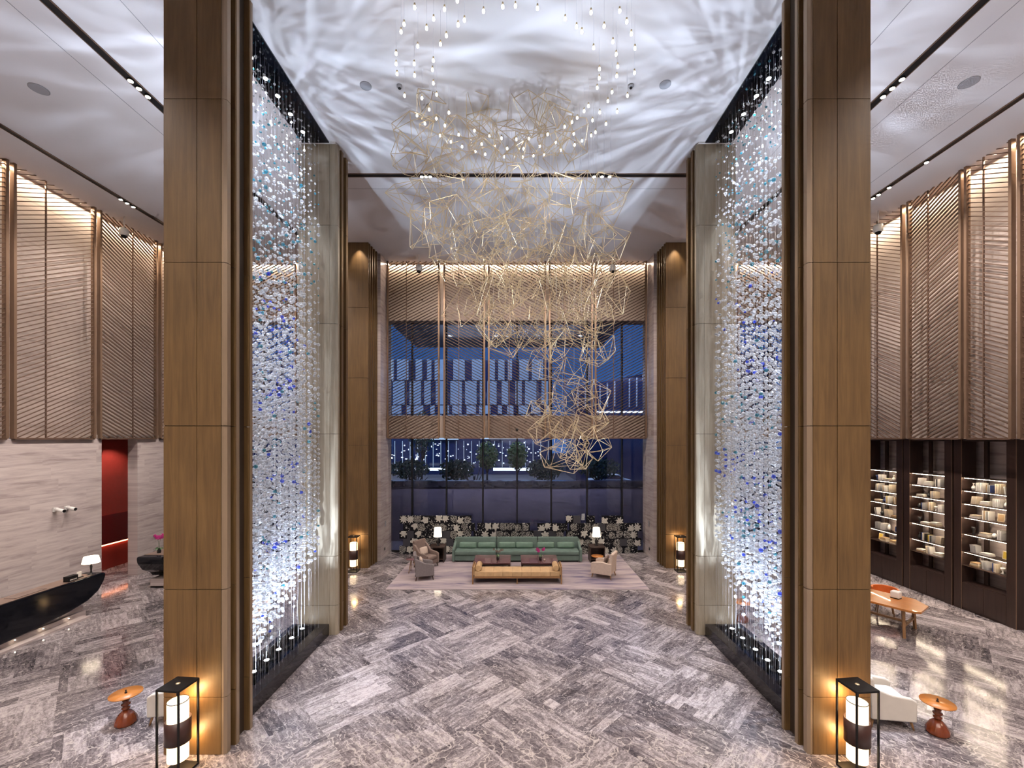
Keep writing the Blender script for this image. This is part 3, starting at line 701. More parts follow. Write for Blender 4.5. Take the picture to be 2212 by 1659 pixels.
# ------------------------------------------------------------------ wire chandelier
CG = []
def row(py0, py1, px0, px1, n, r0, r1, seed):
    rnd = random.Random(seed)
    for k in range(n):
        CG.append((px0+(px1-px0)*(k+rnd.uniform(.1, .9))/n, rnd.uniform(py0, py1), rnd.uniform(r0, r1), rnd.uniform(9.0, 11.2)))
CG += [(921, 226, 34, 9.4), (893, 292, 46, 9.4), (940, 300, 44, 9.8), (880, 340, 40, 10), (1036, 244, 40, 9.6), (1000, 300, 44, 9.6), (1045, 290, 42, 9.8), (1140, 240, 44, 9.5), (1187, 230, 44, 9.5),
       (1100, 306, 46, 9.6), (1150, 300, 46, 9.7), (1200, 284, 48, 9.6), (1240, 300, 42, 9.7), (1215, 340, 42, 9.9), (1130, 350, 40, 9.9), (1050, 345, 42, 9.9), (960, 350, 38, 10)]
row(385, 440, 870, 1330, 10, 40, 50, 1); row(445, 500, 880, 1310, 12, 40, 52, 2); row(505, 550, 950, 1325, 11, 40, 52, 3)
row(565, 610, 975, 1320, 11, 38, 50, 4); row(620, 665, 985, 1325, 11, 38, 50, 5); row(675, 720, 1040, 1320, 8, 38, 46, 6); row(730, 765, 1080, 1310, 4, 36, 44, 7)
CG += [(1180, 785, 42, 10), (1240, 800, 44, 10), (1290, 760, 40, 10), (1230, 850, 46, 10), (1280, 860, 46, 10), (1195, 870, 36, 10), (1162, 888, 30, 10), (1215, 915, 44, 10), (1275, 915, 44, 10),
       (1180, 930, 38, 10), (1240, 955, 42, 10), (1285, 960, 34, 10), (1215, 985, 44, 10.2), (1250, 985, 34, 10)]
ch = thing('chandelier', 'cloud-shaped chandelier of gold wire cages hanging in the middle of the hall', 'chandelier', (0, 10, 4.2))
rnd = random.Random(5)
def cage(c, r, seed):
    rn = random.Random(seed); pts = []
    n = rn.choice((9, 10, 11))
    for k in range(n):
        zz = 1-2*(k+.5)/n; a = k*2.4+rn.uniform(-.5, .5); q = math.sqrt(1-zz*zz); rr = r*rn.uniform(.8, 1.28)
        pts.append(Vector((rr*q*math.cos(a), rr*q*math.sin(a), rr*zz)))
    M_ = Matrix.Rotation(rn.uniform(0, PI), 3, 'X') @ Matrix.Rotation(rn.uniform(0, PI), 3, 'Y'); pts = [M_ @ p for p in pts]
    bm = bmesh.new(); [bm.verts.new(p) for p in pts]; bmesh.ops.convex_hull(bm, input=bm.verts)
    E = [(e.verts[0].co.copy(), e.verts[1].co.copy()) for e in bm.edges]; bm.free(); m = MB()
    for a, b in E:
        if rn.random() < .1: continue
        m.tube(c+a, c+b, .0063, 4, smooth=False)
    return m
print('cages', len(CG))
for k, (px, py, r, Y) in enumerate(CG):
    c = P(px, py, Y); cage(c, r/F*Y, 100+k).build('wire_cage', 'brass', ch, True)
m = MB()
for k, (px, py, r, Y) in enumerate(CG):
    if k % 2 == 0: c = P(px, py, Y); m.tube((c.x, Y, c.z+r/F*Y*.8), (c.x, Y, CH), .002, 3, smooth=False)
m.build('suspension_wires', 'wire', ch, True, kind='stuff')
BL = [(220,65),(475,80),(585,8),(808,97),(972,58),(1080,52),(1268,72),(1505,163),(1725,108),(1970,95),(2030,188),(1602,230),(1647,273),(1837,225),(2069,290),(1912,358),(1747,410),(2100,413),(1940,464),(1953,569),(1797,590),(1795,668),(1945,650),(2096,622),(1778,750),(1904,788),(2036,818),(1869,864),(1703,905),(1666,949),(1800,960),(1948,955),(1607,1007),(1738,1027),(1853,1059),(1562,1043),(1763,1129),(1726,1157),(1500,1082),(1578,1143),(1648,1203),(1585,1237),(1355,1147),(1423,1215),(1288,1248),(1467,1280),(1325,1320),(1195,1183),(1233,1330),(1150,1270),(1142,1340),(1088,1190),(1010,1268),(985,1338),(961,1180),(905,1250),(858,1160),(792,1230),(822,1317),(738,1293),(730,1115),(596,1150),(625,1252),(530,1210),(478,1072),(437,1157),(512,962),(405,1012),(344,935),(308,1055),(240,985),(408,808),(282,838),(134,818),(380,711),(220,645),(70,632),(372,597),(216,546),(62,546),(380,518),(62,459),(246,395),(440,378),(491,305),(322,243),(382,163),(591,214),(645,172),(130,208),(104,272)]
pb = thing('pendant_bulb', 'small glowing bulb on a thin wire in the ring of lights under the ceiling', 'pendant light', (0, 0, 0), 0, 'pendant bulbs around the wire chandelier')
MB().pillow((0, 0, 0), (.044, .044, .06), .9).build('bulb', 'bulb', pb)
MB().tube((0, 0, .03), (0, 0, .07), .014, 8).build('socket', 'brass', pb)
MB().tube((0, 0, .07), (0, 0, .6), .0015, 3, smooth=False).build('wire', 'wire', pb)
for k, (u, v) in enumerate(BL):
    px = 840+u/3.95; py = v/3.95; Y = F*(11.9-EH)/(VY-py); q = P(px, py, Y)
    o = pb if k == 0 else copytree(pb); o.location = (q.x, Y, 11.9)
# PTZ cameras hanging near the screens
for (px, py, Y, l) in ((905, 578, 17.6, 'white dome camera hanging before the leftmost centre screen'), (1323, 578, 17.6, 'white dome camera hanging before the rightmost centre screen'),
                      (268, 500, 14.6, 'white dome camera hanging before the left wall screens'), (1897, 492, 14.2, 'white dome camera hanging before the right wall screens')):
    q = P(px, py, Y); t = thing('dome_camera', l, 'camera', (q.x, Y, q.z))
    m = MB().lathe([(.06, -.17), (.13, -.12), (.14, 0), (.12, .09), (.03, .12)], n=20).build('housing', 'white', t)
    MB().pillow((0, 0, -.13), (.19, .19, .2), 1).build('dome', 'black', t)
    MB().tube((0, 0, .1), (0, 0, CH-q.z), .014, 8).build('drop_pole', 'white', t)
for (px, py, l) in ((118, 1101, 'white bullet camera on the marble left wall, farther from the red passage'), (143, 1097, 'white bullet camera on the marble left wall, nearer the red passage')):
    Y = F*13.8/(VX-px); q = P(px, py, Y); t = thing('wall_camera', l, 'camera', (-13.8, Y, q.z))
    MB().box(0, .05, -.06, .06, -.06, .06).build('bracket', 'white', t); MB().tube((.05, 0, 0), (.28, 0, -.04), .055, 14).build('camera_body', 'white', t); MB().tube((.28, 0, -.04), (.295, 0, -.043), .045, 14).build('lens', 'black', t)
for s in (-1, 1):
    tag(MB().box(s*5.55, s*5.535, 18.05, 18.2, 1.28, 1.5).build('thermostat', 'grille'), 'small framed control panel on the %s marble pier' % SIDE[s], 'control panel')
    tag(MB().box(s*5.55, s*5.54, 18.0, 18.1, .3, .4).build('power_socket', 'black'), 'small black socket low on the %s marble pier' % SIDE[s], 'socket')
tag(MB().ball((0, 18.28, 5.35), .05, sz=1.3).build('ceiling_sensor', 'black'), 'tiny black sensor on the band of the middle screen', 'sensor')

# ------------------------------------------------------------------ lanterns
def lantern(x, y, rz, l):
    t = thing('floor_lantern', l, 'floor lamp', (x, y, 0), rz); h = .172; H = 1.32
    for a in (-1, 1):
        for b in (-1, 1): MB().box(a*h-.011, a*h+.011, b*h-.011, b*h+.011, .03, H-.02).build('post', 'black', t)
    MB().box(-h-.012, h+.012, -h-.012, h+.012, 0, .035).build('base_plate', 'black', t, bevel=.003)
    tp = MB().box(-h-.012, h+.012, -h-.012, h+.012, H-.03, H).build('top_plate', 'black', t, bevel=.003)
    MB().lathe([(.0, 0), (.03, 0), (.028, .008), (0, .01)], (0, 0, H), 16).build('cap', 'brass', tp)
    sh = MB().lathe([(.135, .2), (.135, 1.07)], n=36); sh.lathe([(.134, .2), (0, .2)], n=36); sh.lathe([(.134, 1.03), (0, 1.03)], n=36); sh.build('lamp_shade', 'shade', t)
    MB().lathe([(.137, 1.062), (.137, 1.074), (.13, 1.074), (.13, 1.062)], n=36).build('shade_rim', 'grille', t)
    MB().lathe([(.165, .46), (.165, .80), (.15, .80), (.15, .46), (.165, .46)], n=36).build('band', 'band', t)
    MB().tube((0, 0, .035), (0, 0, .2), .012, 8).tube((0, 0, 1.04), (0, 0, H-.03), .006, 8).build('stem', 'black', t)
lantern(-5.08, 6.45, -.1, 'tall black-framed glowing lantern at the foot of the front left column')
lantern(5.08, 6.43, .1, 'tall black-framed glowing lantern at the foot of the front right column')
lantern(-6.13, 16.15, 0, 'black-framed glowing lantern beside the far left column')
lantern(6.13, 16.15, 0, 'black-framed glowing lantern beside the far right column')
for s in (-1, 1):
    point((s*5.08, 6.66, 1.0), 16, (1, .58, .24), .06); point((s*5.08, 6.66, .35), 12, (1, .58, .24), .06); point((s*6.13, 16.25, 1.2), 16, (1, .6, .25), .1)  # points added behind the lanterns to strengthen their glow on the columns
# ------------------------------------------------------------------ turned side tables
def pedestal(x, y, l1, l2):
    t = thing('side_table', l1, 'side table', (x, y, 0))
    MB().lathe([(.155, 0), (.165, .03), (.155, .09), (.11, .17), (.06, .22), (.035, .235)], n=48, flute=14, fl=(.01, .2)).build('base', 'redwood', t)
    MB().lathe([(.035, .235), (.062, .262), (.062, .28), (.034, .302), (.036, .306), (.068, .33), (.066, .35), (.034, .372), (.052, .392), (.05, .41), (.03, .425)], n=32).build('knotted_stem', 'redwood', t)
    MB().lathe([(.03, .425), (.09, .45), (.2, .5), (.234, .512), (.234, .527), (0, .527)], n=48).build('table_top', 'orangewood', t)
    tag(MB().lathe([(.018, 0), (.022, .01), (.008, .03), (.015, .045), (0, .06)], (x, y, .5275), 12).build('ornament', 'soil'), l2, 'ornament')
pedestal(-6.86, 7.55, 'round orange side table with turned red base, front left', 'tiny dark ornament on the front left round table')
pedestal(7.13, 7.3, 'round orange side table with turned red base, front right', 'tiny dark ornament on the front right round table')

# ------------------------------------------------------------------ armchairs and sofas
def armchair(x, y, rz, l, mat, legm='leg', w=.68, d=.72, back=.92, wing=False, arm=.56, group=None, slope=True):
    t = thing('armchair', l, 'armchair', (x, y, 0), rz, group); hw = w/2; hd = d/2
    m = MB(); R = Matrix.Rotation(-.16, 4, 'X')
    MB().box(-hw+.05, hw-.05, -hd+.03, hd-.05, .15, .31).build('seat_base', mat, t, bevel=.02)
    MB().pillow((0, -.05, .375), (w-.15, d-.12, .17), .25, e2=.45).build('seat_cushion', mat, t)
    T = Matrix.Translation((0, hd-.12, .2)) @ R
    b = MB(); b.box(-hw+.02, hw-.02, -.05, .06, 0, back-.2, T=T); b.build('backrest', mat, t, bevel=.035)
    for s in (-1, 1):
        # profile in the y-z plane, sloping from back to front
        prof = [(-hd, .15), (hd-.02, .15), (hd+.0, back-.12 if wing or slope else arm+.02), (hd-.14, back-.2 if slope else arm), (hd-.34, arm+.04), (-hd+.08, arm), (-hd, arm-.05)]
        MB().prism(prof, s*(hw-.085), s*hw, 'x').build('arm', mat, t, bevel=.022)
    for sx in (-1, 1):
        for sy in (-1, 1): MB().tube((sx*(hw-.07), sy*(hd-.07), .16), (sx*(hw-.04), sy*(hd-.03), 0), .024, 10, .014).build('leg', legm, t)
    return t
def cushion(x, y, z, rz, tilt, size, mat, l, cat='cushion'):
    rot = Matrix.Rotation(rz, 3, 'Z') @ Matrix.Rotation(tilt, 3, 'X')
    return tag(MB().pillow((x, y, z), size, .3, rot, e2=.8).build('cushion', mat), l, cat)
armchair(-3.52, 16.66, math.radians(58), 'taupe high-backed armchair beside the left lamp table', 'taupe', w=.68, d=.74, back=1.02, wing=True)
armchair(-3.3, 15.3, math.radians(105), 'grey armchair seen from its side at the front left of the rug', 'greyfab', w=.62, d=.66)
armchair(3.12, 15.5, math.radians(-118), 'cream armchair with its back to us at the right of the rug', 'cream', 'leglight', w=.68, d=.76, slope=False)
def offset(x, y, rz, dx, dy): return x+dx*math.cos(rz)-dy*math.sin(rz), y+dx*math.sin(rz)+dy*math.cos(rz)
a, b = offset(-3.52, 16.66, math.radians(58), 0, .12); cushion(a, b, .6, math.radians(58), 1.3, (.4, .3, .12), 'cream', 'pale cushion on the taupe armchair')
a, b = offset(-3.3, 15.3, math.radians(105), 0, .1); cushion(a, b, .6, math.radians(105), 1.3, (.38, .3, .12), 'cream', 'pale cushion on the grey armchair')
a, b = offset(3.12, 15.5, math.radians(-118), .05, .1); cushion(a, b, .62, math.radians(-118), 1.3, (.4, .32, .12), 'taupe', 'brown and white cushion on the cream armchair')
armchair(6.5, 7.72, math.radians(82), 'off-white leather armchair beside the front right round table', 'offwhite', 'leglight', w=.72, d=.72, back=.86, arm=.55)
armchair(6.62, 9.05, math.radians(180), 'off-white armchair behind the nearest one at the front right column', 'offwhite', 'leglight', w=.8, d=.7, back=.82, arm=.5)
armchair(-6.12, 7.85, math.radians(-82), 'grey-white armchair half hidden behind the front left column', 'offwhite', 'leglight', w=.72, d=.7, back=.8, arm=.55)
def curved_sofa(x, y, rz, l, W=1.7):
    t = thing('sofa', l, 'sofa', (x, y, 0), rz)
    outer = [(W/2*math.cos(a), .5*math.sin(a)) for a in [PI*k/16 for k in range(17)]]
    o2 = outer+[(-W/2, -.4), (-W/2+.14, -.4)]+[((W/2-.14)*math.cos(a), .36*math.sin(a)) for a in [PI*(16-k)/16 for k in range(17)]]+[(W/2-.14, -.4), (W/2, -.4)]
    MB().prism(o2, .14, .74).build('curved_back', 'cream', t, bevel=.04)
    MB().prism([((W/2-.15)*math.cos(a), .35*math.sin(a)) for a in [PI*k/12 for k in range(13)]]+[(-W/2+.15, -.44), (W/2-.15, -.44)], .14, .44).build('seat', 'cream', t, bevel=.04)
    for a, b in ((-.6, -.33), (.6, -.33), (-.5, .2), (.5, .2)): MB().tube((a, b, .15), (a*1.05, b*1.05, 0), .025, 8, .016).build('leg', 'leglight', t)
curved_sofa(-6.75, 10.75, math.radians(-75), 'curved cream sofa seen through the lower left crystal curtain')
curved_sofa(6.85, 10.55, math.radians(75), 'curved cream sofa seen through the lower right crystal curtain')
armchair(-8.4, 12.2, math.radians(-70), 'cream armchair in the left aisle behind the curved sofa', 'cream', 'leglight', w=.8)
pedestal(-7.9, 11.4, 'round orange side table in the left aisle by the curved sofa', 'tiny dark ornament on the left aisle round table')
pedestal(6.15, 11.75, 'round orange side table in the right aisle by the curved sofa', 'tiny dark ornament on the right aisle round table')
cushion(7.0, 10.4, .57, math.radians(75), 1.2, (.42, .3, .13), 'orangewood', 'orange cushion on the curved sofa at the right')
# green sofa
t = thing('sofa', 'long sage green sofa with six bolster cushions facing the camera', 'sofa', (0, 17.62, 0))
MB().box(-2.5, 2.5, -.38, .35, .06, .28).build('seat_base', 'green', t, bevel=.02)
for k in range(3): MB().box(-2.5+k*1.667+.008, -2.5+(k+1)*1.667-.008, -.42, .18, .285, .45).build('seat_cushion', 'green', t, bevel=.04)
for k in range(3):
    T = Matrix.Translation((0, .22, .3)) @ Matrix.Rotation(-.08, 4, 'X')
    MB().box(-2.55+k*1.7+.01, -2.55+(k+1)*1.7-.01, -.03, .15, 0, .57, T=T).build('backrest', 'green', t, bevel=.03)
for s in (-1, 1): MB().prism([(-.42, .04), (.4, .04), (.42, .80), (.2, .70), (-.1, .58), (-.42, .52)], s*2.5, s*2.6, 'x').build('arm', 'green', t, bevel=.02)
MB().box(-2.45, 2.45, -.3, .3, 0, .06).build('plinth', 'black', t)
for k, x in enumerate((-2.02, -1.25, -.42, .3, 1.17, 2.0)):
    cushion(x, 17.62+.1, .575, 0, 1.3, (.72, .25, .16), 'greenpillow', 'green bolster cushion on the green sofa, number %s from the left' % ('one', 'two', 'three', 'four', 'five', 'six')[k])
# coffee tables
for x0, x1, l in ((-1.62, -.24, 'low square rosewood coffee table on the left before the sofa'), (.14, 1.52, 'low square rosewood coffee table on the right before the sofa')):
    t = thing('coffee_table', l, 'coffee table', ((x0+x1)/2, 16.25, 0)); h = (x1-x0)/2
    for a in (0, 1):
        for b in (0, 1): MB().box(-h+a*h+.003, a*h-.003, -.55+b*.55+.003, b*.55-.003, .38, .42).build('top_panel', 'rosewood', t)
    MB().box(-h+.03, h-.03, -.52, .52, .33, .38).build('apron', 'leg', t)
    for a in (-1, 1):
        for b in (-1, 1): MB().box(a*(h-.05)-.03, a*(h-.05)+.03, b*.48-.03, b*.48+.03, 0, .33).build('leg', 'leg', t)
def orchid(x, y, z, h, l, mat='petal', n=12, seed=0):
    rn = random.Random(seed); t = thing('potted_orchid', l, 'plant', (x, y, z))
    MB().lathe([(.045, 0), (.06, .05), (.055, .12), (.045, .12), (.04, .1), (0, .1)], n=16).build('pot', 'soil', t)
    m = MB()
    for k in range(8):
        a = rn.uniform(0, 2*PI); r = h*.28; d = Vector((math.cos(a), math.sin(a), 0)); q = Vector((-d.y, d.x, 0))*.022
        m.add([Vector((0, 0, .11)), d*r*.5+q+Vector((0, 0, .2)), d*r+Vector((0, 0, .13)), d*r*.5-q+Vector((0, 0, .2))], [(0, 1, 2, 3)])
    m.build('leaves', 'leaf', t)
    for s in (-1, 1):
        p = [Vector((0, 0, .1)), Vector((s*.02, 0, h*.6)), Vector((s*.07, 0, h*.9)), Vector((s*.15, .01, h))]
        MB().path(p, .004, 5).build('stem', 'leaf', t)
        m = MB()
        for k in range(n):
            c = p[2].lerp(p[3], rn.uniform(-.6, 1))+Vector((rn.uniform(-.03, .03), rn.uniform(-.03, .03), rn.uniform(-.04, .03)))
            for q in range(5): a = q*2*PI/5+k; e = Vector((math.cos(a), -.3, math.sin(a)))*.026; m.pillow(c+e, (.035, .012, .035), .9, None, 6, 4)
        m.build('blossoms', mat, t)
orchid(-.72, 16.1, .42, .4, 'small pale orchid in a dark pot on the left coffee table', 'taupe', 5, 1)
orchid(.87, 16.05, .42, .42, 'small magenta orchid in a dark pot on the right coffee table', 'petal', 8, 2)
tag(MB().lathe([(.03, 0), (.035, .06), (.03, .06), (.025, .01), (0, .01)], (1.02, 16.0, .42), 14).build('candle_holder', 'cream'), 'small pale candle glass beside the magenta orchid', 'candle')
# daybed
t = thing('daybed', 'long honey leather daybed with wooden ends in front of the coffee tables', 'daybed', (0, 14.98, 0))
m = MB(); 
MB().box(-1.47, 1.47, -.32, .32, .20, .26).build('rail', 'leglight', t)
for k in range(9): 
    w9 = 2.9/9; MB().box(-1.45+k*w9, -1.45+(k+1)*w9, -.31, .31, .26, .42).build('tufted_cushion', 'mustard', t, bevel=.014)
for s in (-1, 1):
    MB().prism([(-.33, .1), (.33, .1), (.33, .60), (.2, .64), (-.2, .64), (-.33, .58)], s*1.49, s*1.53, 'x').build('end_panel', 'leglight', t, bevel=.01)
    MB().prism([(-.3, .3), (.3, .3), (.3, .57), (-.3, .57)], s*1.455, s*1.488, 'x').build('end_padding', 'mustard', t, bevel=.01)
    for b in (-1, 1): MB().box(s*1.51-.022, s*1.51+.022, b*.31-.022, b*.31+.022, 0, .6).build('leg', 'leglight', t)
MB().box(-.02, .02, -.3, -.26, 0, .2).build('leg', 'leglight', t)
for s in (-1, 1):
    r = MB().tube((s*1.33, 14.71, .525), (s*1.33, 15.25, .525), .105, 24)
    tag(r.build('bolster', 'mustard', bevel=.02), 'honey leather bolster at the %s end of the daybed' % SIDE[s], 'bolster')
# rug
def rugmat():
    m, N, L, b = newmat('mottled_rug'); g = NG(m); x, y, z, p = g.pos()
    n = g.noise(g.xyz(g.m('MULTIPLY', x, .5), g.m('MULTIPLY', y, 2.6)), 1.1, 6, .6, .5)
    L.new(g.ramp(n, [(.32, (.12, .10, .17)), (.45, (.29, .24, .27)), (.62, (.41, .34, .345))]), b.inputs['Base Color']); b.inputs['Roughness'].default_value = .95; return m
MT['rug'] = rugmat()
tag(MB().box(-4.33, 4.36, 14.17, 18.38, .0, .018).build('rug', 'rug'), 'large mottled mauve and beige rug under the seating group', 'rug')
# lamp tables, lamps, round tables
for x, s in ((-3.22, 'left'), (3.22, 'right')):
    t = thing('lamp_table', 'dark square lamp table at the %s end of the green sofa' % s, 'side table', (x, 17.48, 0))
    for a in (-1, 1): MB().prism([(-.28, 0), (.28, 0), (.28, .58), (-.28, .58)], a*.26, a*.3, 'x').build('side_panel', 'walnut', t)
    MB().box(-.31, .31, -.3, .3, .58, .62).build('table_top', 'walnut', t, bevel=.004); MB().box(-.26, .26, -.27, .27, .1, .13).build('shelf', 'walnut', t); MB().box(-.26, .26, .24, .27, .13, .58).build('back_panel', 'walnut', t)
    t = thing('table_lamp', 'lit table lamp with a white drum shade on the %s lamp table' % s, 'table lamp', (x, 17.48, .62))
    MB().lathe([(.08, 0), (.08, .02), (.03, .04), (.05, .1), (.07, .16), (.045, .24), (.02, .27), (.02, .36)], n=24).build('base', 'soil', t)
    MB().lathe([(.165, .36), (.135, .72)], n=32).lathe([(.13, .70), (0, .70)], n=32).lathe([(.16, .38), (0, .38)], n=32).build('lamp_shade', 'lampshade', t)
    MB().tube((0, 0, .345), (0, 0, .36), .03, 10).build('collar', 'brass', t)
for x, y, r, mt, l in ((-3.9, 15.98, .22, 'rosewood', 'small round red-topped table between the two left armchairs'), (3.05, 16.35, .23, 'orangewood', 'small round copper-coloured table by the cream armchair')):
    t = thing('round_table', l, 'side table', (x, y, 0)); MB().lathe([(r, .49), (r, .51), (0, .51)], n=32).lathe([(r, .49), (0, .49)], n=32).build('table_top', mt, t)
    for k in range(3): a = k*2.09; MB().tube((.05*math.cos(a), .05*math.sin(a), .49), (.17*math.cos(a), .17*math.sin(a), 0), .013, 8).build('leg', 'leglight', t)
for o in list(COL.objects):
    if o.parent is None and o.get('label') and o.name.split('.')[0] not in ('rug',) and abs(o.location.x) < 4.3 and 14.3 < o.location.y < 18.3 and o.location.z < 1.3: o.location.z += .0185
# patchwork floral partitions behind the sofa
def flowermat(kind):
    m, N, L, b = newmat('floral_print_%s' % kind); g = NG(m); tc = N.new('ShaderNodeTexCoord'); sp = N.new('ShaderNodeSeparateXYZ'); L.new(tc.outputs['Generated'], sp.inputs[0])
    oi = N.new('ShaderNodeObjectInfo'); rn = oi.outputs['Random']
    cx = g.m('ADD', g.m('MULTIPLY', rn, .5), .25); cz = g.m('ADD', g.m('MULTIPLY', g.m('FRACT', g.m('MULTIPLY', rn, 7.3)), .5), .25)
    dx = g.m('SUBTRACT', sp.outputs[0], cx); dz = g.m('SUBTRACT', sp.outputs[2], cz); r = g.m('SQRT', g.m('ADD', g.m('MULTIPLY', dx, dx), g.m('MULTIPLY', dz, dz)))
    a = g.m('ARCTAN2', dz, dx); nz = g.noise(g.xyz(sp.outputs[0], sp.outputs[2], g.m('MULTIPLY', rn, 30)), 5, 3, .5, 1)
    if kind == 'petals':
        k = g.m('ADD', .42, g.m('MULTIPLY', g.m('COSINE', g.m('ADD', g.m('MULTIPLY', a, g.m('ADD', 5, g.m('FLOOR', g.m('MULTIPLY', g.m('FRACT', g.m('MULTIPLY', rn, 13.7)), 6)))), g.m('MULTIPLY', nz, 5))), .13))
        body = g.m('LESS_THAN', r, g.m('ADD', k, g.m('MULTIPLY', nz, .12)))
        ring = g.m('GREATER_THAN', g.m('SINE', g.m('ADD', g.m('MULTIPLY', r, 46), g.m('MULTIPLY', g.m('COSINE', g.m('MULTIPLY', a, 6)), 2.4))), -.25)
        f = g.m('MULTIPLY', body, ring)
    elif kind == 'stipple':
        vo = N.new('ShaderNodeTexVoronoi'); vo.inputs['Scale'].default_value = 14; L.new(g.xyz(sp.outputs[0], sp.outputs[2], rn), vo.inputs['Vector'])
        f = g.m('MULTIPLY', g.m('LESS_THAN', vo.outputs[0], .42), g.m('LESS_THAN', r, .62)); f = g.m('MULTIPLY', f, .75)
    else: f = g.m('MULTIPLY', g.m('GREATER_THAN', nz, .62), .8)
    L.new(g.ramp(f, [(0, (.006, .006, .009)), (1, (.78, .76, .7))]), b.inputs['Base Color']); b.inputs['Specular IOR Level'].default_value = .15; b.inputs['Roughness'].default_value = .8; return m
for kk in ('petals', 'stipple', 'leaves'): MT['fl_'+kk] = flowermat(kk)
MT['fl_plain'] = pm('plain_charcoal', (.035, .035, .045), .6)
def partition(x0, x1, rows, l, seed):
    rn = random.Random(seed); t = thing('patchwork_screen', l, 'screen', ((x0+x1)/2, 18.66, 0)); S = .325; n = int(round((x1-x0)/S)); S = (x1-x0)/n
    for r in range(rows):
        off = (.5*S if r % 2 else 0)
        for k in range(n):
            if r == rows-1 and rn.random() < .12: continue
            a = x0+k*S+off-(.25*S); b = a+S*.985; d = rn.choice((0, .03, .05))
            if b > min(5.45, x1+.1) : b = min(5.45, x1+.1)
            if b-a < .08: continue
            mt = rn.choices(['fl_petals', 'fl_stipple', 'fl_leaves', 'fl_plain'], [4.6, 3, 1.6, 1.2])[0]
            o = MB().box(a, b, 18.58+d, 18.74, r*.325+.004, (r+1)*.325).build('printed_square', mt, t, True)
            # give every square its own bounds for the print
    return t
partition(-5.0, -1.9, 5, 'tall left section of the black and white floral patchwork partition', 1)
partition(-1.8, 2.1, 4, 'low middle section of the floral patchwork partition behind the sofa', 2)
partition(2.2, 5.3, 5, 'tall right section of the black and white floral patchwork partition', 3)
# ------------------------------------------------------------------ reception desks
def desk(x0, x1, ys, sgn, l, plinth):
    """hull profile runs along y; ys = near and far tip"""
    ya, yb = ys
    t = thing('reception_desk', l, 'desk', ((x0+x1)/2, (ya+yb)/2, 0))
    k_ = min(1, (yb-ya)/7.15*1.2)
    bot = [(0, .95), (.03, .86), (.2, .62), (.5, .445), (1.0, .326), (2.1, .205), (2.7, .17)]
    bot = [(d*(k_ if d > .5 else 1), z) for d, z in bot]
    prof = [(yb-d, z) for d, z in bot] + [(ya+d, z) for d, z in reversed(bot)] + [(ya-.01, 1.05), (ya+.02, 1.1), (yb-.02, 1.1), (yb+.01, 1.05)]
    MB().prism(prof, x0, x1, 'x').build('hull', 'blackgloss', t, True, bevel=.03)
    MB().box(x0+.04, x1-.05, ya+.25, yb-.25, 1.1, 1.112).build('counter_top', 'walnut_top', t, True)
    MB().box(x0+.2, x1-.12, ya+plinth, yb-plinth, 0, .17).box(x0+.2, x1-.2, ya+plinth, yb-plinth, .17, .3).build('plinth', 'marble_y', t, True)
    MB().box(x0+.1, x1+.12, ya+plinth, yb-plinth-.1, 0, .05).build('base_slab', 'marble_y', t, True)
    m = MB()
    k = ya+.6
    while k < yb-.5: m.tube((x1-.06, k, .142+.0), (x1-.06, k, .15), .014, 8); k += .62
    m.build('foot_light', 'spotface', t, True, kind='stuff')
    return t
MT['walnut_top'] = pm('mushroom_leather_top', (.22, .15, .12), .35)
desk(-12.55, -12.0, (5.4, 12.55), 1, 'long glossy black boat-shaped reception desk along the left wall', .45)
desk(-12.45, -11.6, (14.08, 17.6), 1, 'second black boat-shaped desk emerging behind the front left column', .3)
t = thing('table_lamp', 'lit lamp with a wide shallow shade on the end of the reception desk', 'table lamp', (-12.3, 12.25, 1.1))
t.location = (-12.15, 12.28, 1.1)
MB().lathe([(.1, 0), (.1, .012), (.03, .03), (.018, .12), (.03, .24), (.012, .3), (.012, .34)], n=20).build('base', 'soil', t)
MB().lathe([(.2, .34), (.16, .52)], n=32).lathe([(.155, .5), (0, .5)], n=32).lathe([(.19, .36), (0, .36)], n=32).build('lamp_shade', 'lampshade', t)
q = P(163, 1250, 11.7)
t = thing('desk_sign', 'small black sign box with pale lettering lying on the reception desk', 'sign', (-12.15, 11.72, 1.1))
MB().box(-.07, .07, -.13, .13, 0, .15).build('case', 'black', t)
m = MB()
for k in range(6): m.box(.0705, .073, -.09+k*.032, -.068+k*.032, .04, .07)
m.build('lettering', 'paper', t)
t = thing('card_holder', 'clear card holder with white cards beside the desk lamp', 'card holder', (-12.2, 12.0, 1.1))
MB().box(-.05, .05, -.07, .07, 0, .03).build('tray', 'black', t); MB().box(-.02, .0, -.06, .06, .03, .17).build('cards', 'paper', t)
orchid(-12.1, 14.55, 1.1, .62, 'tall magenta orchid in a dark pot on the second desk', 'petal', 16, 5)
tag(MB().box(-12.4, -12.12, 10.4, 11.1, 1.113, 1.125).build('desk_blotter', 'taupe'), 'flat dark blotter lying on the reception desk top', 'desk pad')

